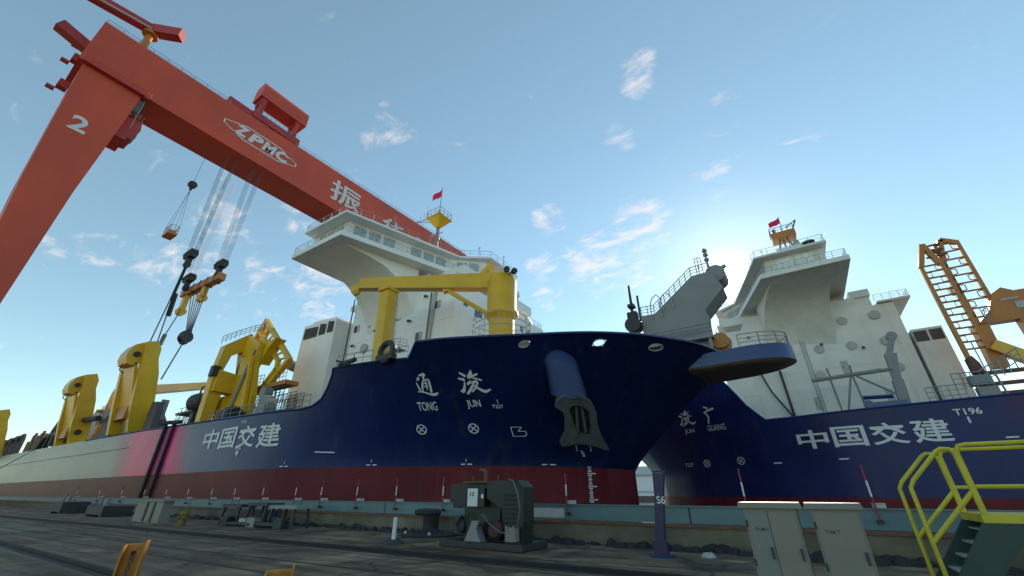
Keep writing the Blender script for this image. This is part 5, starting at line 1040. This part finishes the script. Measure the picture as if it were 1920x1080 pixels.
# dark grit and rags heaped along the foot of the kerb wall
q = MB()
for k in range(900):
    x = random.uniform(-70, 12); s_ = random.uniform(0.08, 0.28); y = 16.72-random.uniform(0.0, 0.55); hgt = s_*random.uniform(0.5, 1.0)
    n = 6; ring = [(x+s_*math.cos(6.283*j/n)*random.uniform(.7, 1.3), y+s_*0.7*math.sin(6.283*j/n)*random.uniform(.7, 1.2), 0) for j in range(n)]
    ring2 = [(x+(p[0]-x)*0.6, y+(p[1]-y)*0.6, hgt*0.8) for p in ring]
    q.loft([ring, ring2, [(x+(p[0]-x)*0.15, y+(p[1]-y)*0.15, hgt) for p in ring]])
tag(q.build('grit', M['black']), 'black grit and rubble heaped along the foot of the kerb wall', 'grit', kind='stuff')
def striped_pole(x, label):
    t = thing('striped_pole', label, 'pole', (x, 17.25, 0.9), 'red and white striped poles on the teal barrier')
    q = MB(); q.tube((x, 17.25, 1.0), (x, 17.25, 1.62), 0.026, 6); q.build('red_band', M['band_red'], t)
    q = MB(); q.tube((x, 17.25, 1.62), (x, 17.25, 2.05), 0.028, 6); q.build('white_band', M['white_paint'], t)
    q = MB(); q.tube((x, 17.25, 2.05), (x, 17.25, 2.48), 0.026, 6); q.build('red_band', M['band_red'], t)
    q = MB(); q.box(x-0.04, x+0.26, 17.28, 17.62, 1.315, 1.45); q.build('clamp', M['white_box'], t)
    q = MB(); q.box(x-0.07, x+0.07, 17.2, 17.38, 0.92, 1.02); q.build('foot_bracket', M['dark'], t)
    return t
ORD = ['first', 'second', 'third', 'fourth', 'fifth', 'sixth', 'seventh', 'eighth', 'ninth', 'tenth', 'eleventh', 'twelfth', 'thirteenth', 'fourteenth', 'fifteenth', 'sixteenth']
left = [-15.5, -18.9, -22.2, -25.65, -28.45, -32.5, -36.55, -40.2, -44.5, -49, -54, -60, -67, -75]
base = striped_pole(left[0], 'red and white striped pole directly left of the dark green machine')
for i, x in enumerate(left[1:]):
    copy_thing(base, (x-left[0], 0, 0), '%s red and white striped pole counting left from the dark green machine' % ORD[i+1])
copy_thing(base, (-12.1-left[0], 0, 0), 'striped pole whose red tip shows above the dark green machine')
copy_thing(base, (-8.6-left[0], 0, 0), 'striped pole beside the white banner, right of the dark green machine')
copy_thing(base, (-1.9-left[0], 0, 0), 'striped pole rising behind the two-door cabinet')
copy_thing(base, (1.5-left[0], 0, 0), 'striped pole between the right cabinet and the yellow stairs')
bn = thing('banner', 'white cloth banner hung on the teal barrier beside the dark green machine', 'banner', (-9.7, 17.38, 0.8))
q = MB(); q.box(-10.75, -8.78, 17.36, 17.38, 0.8, 1.15); q.build('cloth', M['white_box'], bn)

# mooring bollard
bo_ = thing('mooring_bollard', 'black cast mooring bollard on a round base left of the dark green machine', 'bollard', (-14.9, 16.0, 0))
q = MB(); q.lathe((-14.9, 15.9, 0), [(1.3, 0), (1.3, 0.08), (0.9, 0.14), (0.45, 0.2), (0.36, 0.3), (0.36, 0.75), (0.42, 0.85)], 24); q.build('post', M['black'], bo_, smooth=True)
q = MB(); q.loft([[(-14.9+0.42*math.cos(a)*sx-(0.55 if math.cos(a) < 0 else 0)*abs(math.cos(a))*sx, 15.9+0.42*math.sin(a)*sx, z) for a in [2*math.pi*k/16 for k in range(16)]] for z, sx in ((0.80, 0.9), (0.88, 1.05), (1.0, 1.05), (1.07, 0.7))]); q.build('horn', M['black'], bo_, smooth=True)
for dx_ in (-0.75, 0.7):
    q = MB(); q.lathe((-14.9+dx_, 15.1, 0.1), [(0.07, 0), (0.07, 0.1)], 6); q.build('bolt', M['white_box'], bo_)
mp_ = thing('marker_post', 'short white marker post on a dark foot between the rail and the bollard', 'post', (-13.65, 12.6, 0))
q = MB(); q.tube((-13.65, 12.6, 0.12), (-13.66, 12.6, 0.84), 0.085, 10, 0.075); q.lathe((-13.66, 12.6, 0.84), [(0.075, 0), (0.07, 0.03), (0.02, 0.05)], 10); q.build('post', M['white_paint'], mp_, smooth=True)
q = MB(); q.lathe((-13.65, 12.6, 0), [(0.42, 0), (0.36, 0.08), (0.15, 0.16)], 14); q.build('foot', M['dark'], mp_)
# dark green winch machine
wm = thing('winch_machine', 'dark green engine-driven machine with white placard, hose loop and exhaust pipe', 'machine', (-10, 13.8, 0))
q = MB(); q.box(-11.7, -8.15, 13.0, 14.7, 0.02, 0.22); q.build('skid', M['dark'], wm)
q = MB(); q.prism([(-11.75, 1.42), (-11.0, 1.22), (-10.95, 0.22), (-9.4, 0.22), (-9.35, 1.3), (-9.9, 2.05), (-11.75, 2.05)], 'y', 13.5, 14.1); q.build('housing', M['machine_green'], wm)
q = MB(); q.prism([(-9.75, 1.55), (-9.1, 1.25), (-8.95, 0.22), (-8.3, 0.22), (-8.22, 0.9), (-8.2, 1.9), (-8.45, 2.12), (-9.6, 2.12), (-9.75, 2.0)], 'y', 13.2, 13.9); q.build('radiator_cowl', M['machine_green'], wm)
q = MB(); q.box(-10.95, -9.8, 13.3, 14.4, 2.06, 2.12); q.build('lid', M['rust'], wm)
q = MB(); q.box(-10.62, -9.85, 13.18, 13.48, 1.28, 1.88); ins = q.build('instrument_box', M['machine_green'], wm)
q = MB(); q.box(-10.61, -10.15, 13.165, 13.178, 1.29, 1.87); q.build('placard', M['white_paint'], ins)
q = MB(); put(q, glyphs('12', 0.02), lambda u, v: (-10.50+0.2*u, 13.16, 1.62+0.13*v)); q.build('number_mark', M['dark'], ins, recalc=False)
q = MB(); q.box(-9.98, -9.88, 13.15, 13.178, 1.55, 1.68); q.build('latch', M['white_paint'], ins)
q = MB(); q.path([(-10.35, 13.9, 2.1), (-10.35, 13.9, 2.45), (-10.42, 13.9, 2.5), (-10.62, 13.9, 2.53)], 0.07, 8); q.tube((-10.95, 13.9, 2.1), (-10.97, 13.9, 2.3), 0.05, 6); q.build('exhaust_pipe', M['rust'], wm, smooth=True)
q = MB(); q.path([(-8.75, 13.1, 2.15), (-8.5, 13.0, 2.1), (-8.28, 12.95, 1.7), (-8.2, 12.95, 1.2), (-8.3, 12.95, 0.75), (-8.6, 12.95, 0.52), (-9.0, 12.95, 0.55), (-9.5, 13.0, 0.8), (-9.85, 13.1, 1.05)], 0.03, 6); q.build('hose', M['rope'], wm, smooth=True)
q = MB(); q.lathe((-9.3, 13.0, 0.58), [(0.2, 0), (0.3, 0.1), (0.3, 0.5), (0.2, 0.6)], 16, axis=(0, 1, 0)); q.build('motor', M['motor_red'], wm, smooth=True)
q = MB(); q.prism([(-10.5, 0.23), (-9.8, 0.23), (-10.0, 0.6), (-9.9, 0.85), (-10.2, 0.85)], 'y', 12.95, 13.3); q.build('pump_bracket', M['grey'], wm)
q = MB(); q.box(-8.75, -8.35, 12.9, 13.15, 0.3, 0.7); q.box(-8.74, -8.66, 12.88, 12.9, 0.6, 0.75); q.box(-8.45, -8.37, 12.88, 12.9, 0.6, 0.75); q.build('battery', M['cabinet'], wm)
q = MB(); q.box(-11.9, -11.6, 13.9, 14.5, 1.2, 1.6); q.tube((-12.0, 14, 1.5), (-11.7, 14, 1.35), 0.06, 6); q.build('clutch_arm', M['dark'], wm)
q = MB()
for k in range(9): q.box(-9.0, -8.4, 13.17, 13.2, 0.5+k*0.14, 0.56+k*0.14)
q.build('radiator_grille', M['black'], wm)
q = MB(); q.path([(-11.0, 13.4, 1.0), (-11.2, 13.3, 0.7), (-10.9, 13.2, 0.4), (-10.4, 13.1, 0.4)], 0.04, 6); q.path([(-10.7, 13.4, 1.1), (-10.6, 13.2, 0.8), (-10.2, 13.1, 0.7), (-9.7, 13.0, 0.75)], 0.03, 6); q.build('fuel_line', M['black'], wm)
q = MB(); q.lathe((-11.2, 13.38, 0.62), [(0.25, 0), (0.3, 0.05), (0.3, 0.6), (0.2, 0.66)], 16, axis=(0, 1, 0)); q.build('flywheel', M['dark'], wm, smooth=True)
# S6 column
sc_ = thing('berth_post', 'slim dark blue steel post lettered S6 standing before the gap between the bows', 'post', (-4.15, 14.5, 0))
q = MB(); q.prism([(-4.38, 0), (-3.95, 0), (-3.97, 0.42), (-4.0, 0.44), (-4.0, 0.5), (-3.86, 1.6), (-3.74, 2.26), (-4.08, 2.30), (-4.12, 1.6), (-4.27, 0.5), (-4.27, 0.44), (-4.34, 0.42)], 'y', 14.4, 14.6); cl_ = q.build('column', M['purple'], sc_)
q = MB(); put(q, glyphs('S6', 0.012), lambda u, v: (-4.06+0.26*u, 14.385, 1.42+0.22*v)); q.build('number_mark', M['white_paint'], cl_, recalc=False)
q = MB(); q.box(-4.45, -3.85, 14.3, 14.85, 0.002, 0.05); q.build('base_plate', M['ship_blue'], sc_)
q = MB(); q.box(-4.1, -3.72, 14.39, 14.62, 2.31, 2.36); q.build('cap', M['purple'], sc_)
# two electric cabinets
def cabinet(x, w, y, label, txt, mt_, mt2, split):
    t = thing('electric_cabinet', label, 'cabinet', (x, y, 0))
    q = MB(); q.box(x-w/2, x+w/2, y, y+0.5, 0, 1.50); b_ = q.build('body', mt_, t)
    q = MB(); q.prism([(x-w/2-0.07, 1.502), (x+w/2+0.07, 1.502), (x+w/2+0.05, 1.58), (x-w/2-0.05, 1.58)], 'y', y-0.06, y+0.56); q.build('roof', M['cabinet'], t)
    xs = [x-w/2+0.02, x-w/2+w*split, x+w/2-0.02] if split else [x-w/2+0.02, x+w/2-0.02]
    for i in range(len(xs)-1):
        q = MB(); q.box(xs[i]+0.008, xs[i+1]-0.008, y-0.02, y-0.002, 0.12, 1.46); d_ = q.build('door', mt2 if i == 0 and split else mt_, t)
        if i == 0: q = MB(); put(q, glyphs(txt, 0.012), lambda u, v: (xs[0]+0.09+0.17*u, y-0.026, 1.20+0.045*v)); q.build('number_mark', M['dark'], d_, recalc=False)
        q = MB(); q.box(xs[i+1]-0.06, xs[i+1]-0.03, y-0.05, y-0.022, 0.85, 1.0); q.build('handle', M['dark'], d_)
    for z in (0.25, 0.75, 1.25):
        q = MB(); q.tube((x-w/2+0.012, y-0.03, z), (x-w/2+0.012, y-0.03, z+0.09), 0.012, 6); q.build('hinge', M['dark'], t)
    for k in range(5):
        q = MB(); q.box(x-w/2+0.08, x-w/2+0.24, y-0.032, y-0.022, 0.32+0.04*k, 0.335+0.04*k); q.build('vent_slot', M['dark'], t)
    q = MB(); q.box(x-w/2-0.03, x+w/2+0.03, y-0.03, y+0.53, 0.0, 0.1); q.build('plinth', M['dark'], t)
    return t
cabinet(-0.59, 0.70, 8.0, 'left of two steel cabinets, with two doors, one grey-green and one beige', 'T140 I', M['cabinet'], M['cabinet_cool'], 0.45)
cabinet(0.21, 0.56, 8.0, 'right of two steel cabinets, single beige door, beside the yellow stairs', 'T106 T', M['cabinet'], M['cabinet'], None)
# stairs and platform with yellow handrails
st_ = thing('access_stair', 'green steel access stair and platform with yellow tubular handrails at right', 'stairs', (2.4, 10.6, 0))
def k10(p): return p
for y, nm in ((10.0, 'near'), (11.15, 'far')):
    q = MB(); r = 0.032
    q.path([(1.43, y, 0.05), (1.43, y, 1.79), (1.5, y, 1.9), (1.93, y, 2.33), (2.0, y, 2.37), (2.1, y, 2.36), (2.14, y, 2.28), (2.16, y, 1.42)], r, 8)
    q.path([(1.43, y, 1.0), (1.5, y, 1.07), (2.14, y, 1.72)], r, 8); q.build('stair_handrail', M['stair_yellow'], st_, smooth=True)
    q = MB(); q.path([(2.18, y, 1.42), (2.18, y, 2.32), (2.22, y, 2.4), (2.32, y, 2.42), (7.5, y, 2.42)], r, 8); q.tube((2.18, y, 1.80), (7.5, y, 1.80), r*0.9, 8)
    for x in (4.2, 6.2): q.tube((x, y, 1.42), (x, y, 2.42), r, 8)
    q.build('platform_handrail', M['stair_yellow'], st_, smooth=True)
q = MB(); q.box(2.12, 7.6, 9.98, 11.2, 1.30, 1.42); q.build('platform', M['stair_yellow'], st_)
for y in (9.97, 11.12):
    q = MB(); q.prism([(1.15, 0.0), (1.55, 0.0), (2.5, 1.12), (2.5, 1.298), (2.1, 1.298)], 'y', y, y+0.06); q.build('stringer', M['stair_green'], st_)
for k in range(6):
    z = 0.2+0.2*k; x = 1.38+0.155*k
    q = MB(); q.box(x-0.02, x+0.26, 10.03, 11.12, z-0.03, z); q.build('tread', M['tread'], st_)
q = MB(); q.box(2.5, 7.6, 10.02, 11.1, 1.12, 1.295); q.box(2.55, 3.1, 9.99, 10.4, 0.75, 1.12); q.build('platform_frame', M['stair_green'], st_)
for x, y in ((3.0, 10.1), (3.0, 11.0), (6.8, 10.1), (6.8, 11.0)):
    q = MB(); q.box(x-0.06, x+0.06, y-0.06, y+0.06, 0, 1.12); q.build('leg', M['stair_yellow'], st_)
# beige locker, pipe trestles and small things further left on the quay
lk = thing('quay_locker', 'low beige steel locker with flat roof on the quay near the striped poles', 'locker', (-35, 13.4, 0))
q = MB(); q.box(-39.6, -35.3, 12.5, 13.1, 0, 1.24); q.build('body', M['cabinet'], lk)
q = MB(); q.box(-40.0, -35.0, 12.35, 13.3, 1.242, 1.32); q.build('roof', M['cabinet'], lk)
q = MB(); q.box(-37.9, -37.6, 12.45, 12.498, 0.05, 1.2); q.build('door_gap', M['dark'], lk)
q = MB(); q.box(-36.7, -36.45, 12.45, 12.498, 0.05, 1.2); q.build('door_gap', M['dark'], lk)
hy = thing('hydrant', 'small dull yellow hydrant at the right corner of the beige locker', 'hydrant', (-31.8, 12.5, 0))
q = MB(); q.lathe((-31.8, 12.5, 0), [(0.28, 0), (0.28, 0.08), (0.2, 0.1), (0.2, 0.55), (0.26, 0.6), (0.2, 0.72), (0.05, 0.8)], 14); q.build('barrel', M['yellow_dim'], hy, smooth=True)
q = MB(); q.lathe((-31.8, 12.2, 0.42), [(0.1, 0), (0.1, 0.25)], 10, axis=(0, 1, 0)); q.lathe((-32.1, 12.5, 0.42), [(0.1, 0), (0.1, 0.6)], 10, axis=(1, 0, 0)); q.build('outlet', M['yellow_dim'], hy)
def trestle(x, y, w, label, hgt=0.95):
    t = thing('steel_trestle', label, 'trestle', (x, y, 0), 'dark steel trestles stacked with scrap')
    for dx_ in (-w/2, w/2):
        for dy_ in (-0.5, 0.5):
            q = MB(); q.beam((x+dx_, y+dy_, 0), (x+dx_*0.9, y+dy_*0.8, hgt), 0.12, 0.12); q.build('leg', M['dark'], t)
    q = MB(); q.box(x-w/2-0.15, x+w/2+0.15, y-0.5, y+0.5, hgt, hgt+0.16); q.build('top', M['grey'] if w > 2.2 else M['dark'], t)
    q = MB(); q.tube((x-w/2, y-0.4, 0.35), (x+w/2, y-0.4, 0.35), 0.06, 6); q.build('brace', M['dark'], t)
trestle(-24.9, 15.0, 2.4, 'grey-topped steel trestle, last of the row towards the green machine')
trestle(-27.6, 15.0, 2.0, 'dark steel trestle in the middle of the row on the quay', 1.05)
trestle(-30.2, 14.8, 2.0, 'dark steel trestle nearest the beige locker')
for i, (x, y, l_, r_, lab) in enumerate(((-26.2, 14.2, 2.6, 0.14, 'thick dark pipe lying in front of the grey-topped trestle'), (-28.6, 14.0, 2.2, 0.11, 'thin dark pipe lying before the middle trestle'), (-29.6, 15.9, 4.5, 0.2, 'long dark pipe lying behind the trestles'))):
    q = MB(); q.tube((x-l_/2, y, r_), (x+l_/2, y+0.3, r_), r_, 12); tag(q.build('loose_pipe', M['dark'], smooth=True), lab, 'pipe')
for i, (x, y, s_, mt_, lab) in enumerate(((-27.2, 14.4, 0.42, 'grey', 'grey steel crate under the middle trestle'), (-28.4, 14.5, 0.36, 'white_box', 'pale small crate beside the grey crate under the trestles'), (-24.6, 14.5, 0.4, 'dark', 'dark crate of rusty scrap below the grey-topped trestle'), (-29.9, 14.2, 0.4, 'machine_green', 'dark green crate below the trestle by the locker'))):
    t = thing('scrap_crate', lab, 'crate', (x, y, 0), 'scrap crates under the trestles')
    q = MB(); q.box(x-s_, x+s_, y-s_*0.7, y+s_*0.7, 0, 0.05); q.box(x-s_, x-s_+0.05, y-s_*0.7, y+s_*0.7, 0.05, s_*1.1); q.box(x+s_-0.05, x+s_, y-s_*0.7, y+s_*0.7, 0.05, s_*1.1); q.box(x-s_+0.05, x+s_-0.05, y-s_*0.7, y-s_*0.7+0.05, 0.05, s_*1.1); q.box(x-s_+0.05, x+s_-0.05, y+s_*0.7-0.05, y+s_*0.7, 0.05, s_*1.1); q.build('case', M[mt_], t)
    q = MB(); q.box(x-s_*0.7, x+s_*0.5, y-s_*0.4, y+s_*0.4, s_*0.6, s_*1.25); q.build('scrap', M['rust'], t)
q = MB(); q.box(-32.6, -29.0, 15.6, 17.0, 0.05, 0.75); q.box(-32.2, -31.8, 15.5, 17, 0, 0.05); q.box(-29.6, -29.2, 15.5, 17, 0, 0.05); tag(q.build('steel_bench', M['mid_dark']), 'long dark blue steel bench against the kerb wall right of the beige locker', 'bench')
for i, (x, w_, h_, mt_, lab) in enumerate(((-50, 4.0, 0.8, 'dark', 'dark low equipment stack on the quay left of the beige locker'), (-61, 3.0, 1.0, 'dark', 'dark machinery stack furthest left on the quay'))):
    t = thing('equipment_stack', lab, 'equipment', (x, 13.5, 0))
    q = MB(); q.box(x-w_/2, x+w_/2, 13, 15, 0.15, h_); q.build('case', M[mt_], t)
    q = MB(); q.box(x-w_/2, x-w_/2+0.4, 13, 15, 0, 0.148); q.box(x+w_/2-0.4, x+w_/2, 13, 15, 0, 0.148); q.build('skid', M['dark'], t)
    q = MB(); q.tube((x-1, 13.5, h_), (x-0.8, 13.5, h_+0.8), 0.08, 6); q.build('pipe_stub', M['grey'], t)
    q = MB(); q.tube((x+0.5, 13.5, h_), (x+0.5, 13.5, h_+0.5), 0.2, 8); q.build('pipe_stub', M['grey'], t)
# orange chain posts in the foreground, catching the sun
def chain_post(x, y, zt, yaw, label):
    t = thing('chain_post', label, 'post', (x, y, 0), 'orange chain posts in the foreground')
    c, s_ = math.cos(yaw), math.sin(yaw)
    def P(a, b, z): return (x+a*c-b*s_, y+a*s_+b*c, z)
    q = MB()
    for a0, a1, b0, b1, z1 in ((-0.16, -0.135, -0.1, 0.1, zt-0.06), (0.135, 0.16, -0.1, 0.1, zt), (-0.134, 0.134, 0.07, 0.1, zt-0.05)):
        q.add([P(a0, b0, 0), P(a1, b0, 0), P(a1, b1, 0), P(a0, b1, 0), P(a0, b0, z1), P(a1, b0, z1), P(a1, b1, z1+0.02), P(a0, b1, z1+0.02)], [(0,3,2,1),(4,5,6,7),(0,1,5,4),(1,2,6,5),(2,3,7,6),(3,0,4,7)])
    q.build('channel', M['orange2'], t)
    q = MB(); q.lathe(P(-0.02, 0.06, zt-0.17), [(0.035, 0), (0.035, 0.008)], 12, axis=(s_, -c, 0)); q.build('eye_hole', M['black'], t)
    q = MB(); p0 = Vector(P(-0.02, 0.04, zt-0.18))
    for k in range(9):
        p = p0 + Vector((0.018*k, -0.006*k, -0.055*k)); ax = Vector((1, 0.3, 0)) if k % 2 else Vector((0.3, 1, 0)); ax.normalize()
        q.path([p + ax*0.022*math.cos(a) + Vector((0, 0, 1))*0.036*math.sin(a) for a in [2*math.pi*j/8 for j in range(9)]], 0.008, 5)
    q.build('chain', M['rope'], t)
    return t
chain_post(-10.2, 3.42, 0.94, R(58), 'orange steel chain post with hanging chain, lower left foreground')
chain_post(-5.75, 3.5, 0.88, R(58), 'orange chain post top just showing at the bottom edge, right of the other')
tr_ = thing('litter', 'crumpled pale rag lying on the quay right of the S6 post', 'litter', (-3.0, 15.3, 0))
q = MB()
for k in range(7):
    a = 0.9*k; q.loft([[(-3.0+0.12*math.cos(a)+0.1*math.cos(j*1.05)*random.uniform(.6, 1.3), 15.3+0.1*math.sin(a)+0.1*math.sin(j*1.05), 0) for j in range(6)], [(-3.0+0.12*math.cos(a)+0.05*math.cos(j*1.05), 15.3+0.1*math.sin(a)+0.05*math.sin(j*1.05), random.uniform(.06, .14)) for j in range(6)]])
q.build('rag', M['white_box'], tr_)

# ------------------------------------------------------------------ across the water, seen through the gap between the bows
wh_ = thing('far_warehouse', 'pale flat-roofed building across the water, seen between the two bows', 'building', (-76, 250, -2))
q = MB(); q.box(-125, -30, 250, 290, -2.2, 11.0); q.build('wall', M['far_white'], wh_)
q = MB(); q.box(-127, -28, 248, 292, 11.0, 15.5); q.build('roof', M['far_grey'], wh_)
q = MB(); q.box(-120, -35, 249.8, 250, 2.0, 3.2); q.build('window_band', M['far_grey'], wh_)
q = MB(); q.box(-127, -28, 247, 249.9, -2.2, 0.6); q.build('plinth', M['curb'], wh_)
q = MB(); q.add([(-6000, 4200, -3), (6000, 4200, -3), (6000, 4300, 26), (2500, 4300, 40), (-800, 4300, 22), (-3500, 4300, 46), (-6000, 4300, 20)], [(0, 1, 2, 3, 4, 5, 6)])
q.loft([[(x, 4200, -3), (x, 4330, h_), (x, 4700, h_*0.8), (x, 5200, -3)] for x, h_ in ((-6000, 20), (-3500, 46), (-800, 22), (2500, 40), (6000, 26))], closed=False, caps=False)
q.v = q.v[7:]; q.f = [tuple(i-7 for i in f) for f in q.f[1:]]
tag(q.build('hills', mat('far_hill_green', (0.08, 0.1, 0.09), 0.9)), kind='structure')

q = MB(S2[5-1]) if False else S2[6]()
rings = []
for k in range(13):
    t = k/12; x = -24.5+9.0*t; rr_ = 2.9*math.sqrt(max(0.0, 1-max(0, (t-0.35)/0.65)**2)) if t > 0.35 else 2.9
    rings.append([(x, 50+0.8*rr_*math.cos(2*math.pi*j/20)+0.0, 2.9+max(rr_, 0.05)*1.05*math.sin(2*math.pi*j/20)) for j in range(20)])
q.loft(rings); q.build('bulbous_bow', M['grey'], S2[1], smooth=True)

q = MB(); q.box(-205, -92, 24.9, 24.995, 8.4, 8.52); q.build('belting', M['grey'], S1[1])
ml = MB(); ml.path([(-158, 24.9, 11.3), (-166, 22.0, 7.2), (-174, 19.2, 3.4), (-180, 17.0, 0.6)], 0.09, 6); tag(ml.build('mooring_line', M['rope']), 'thin dark mooring line slanting down the pale stern hull at far left', 'rope')
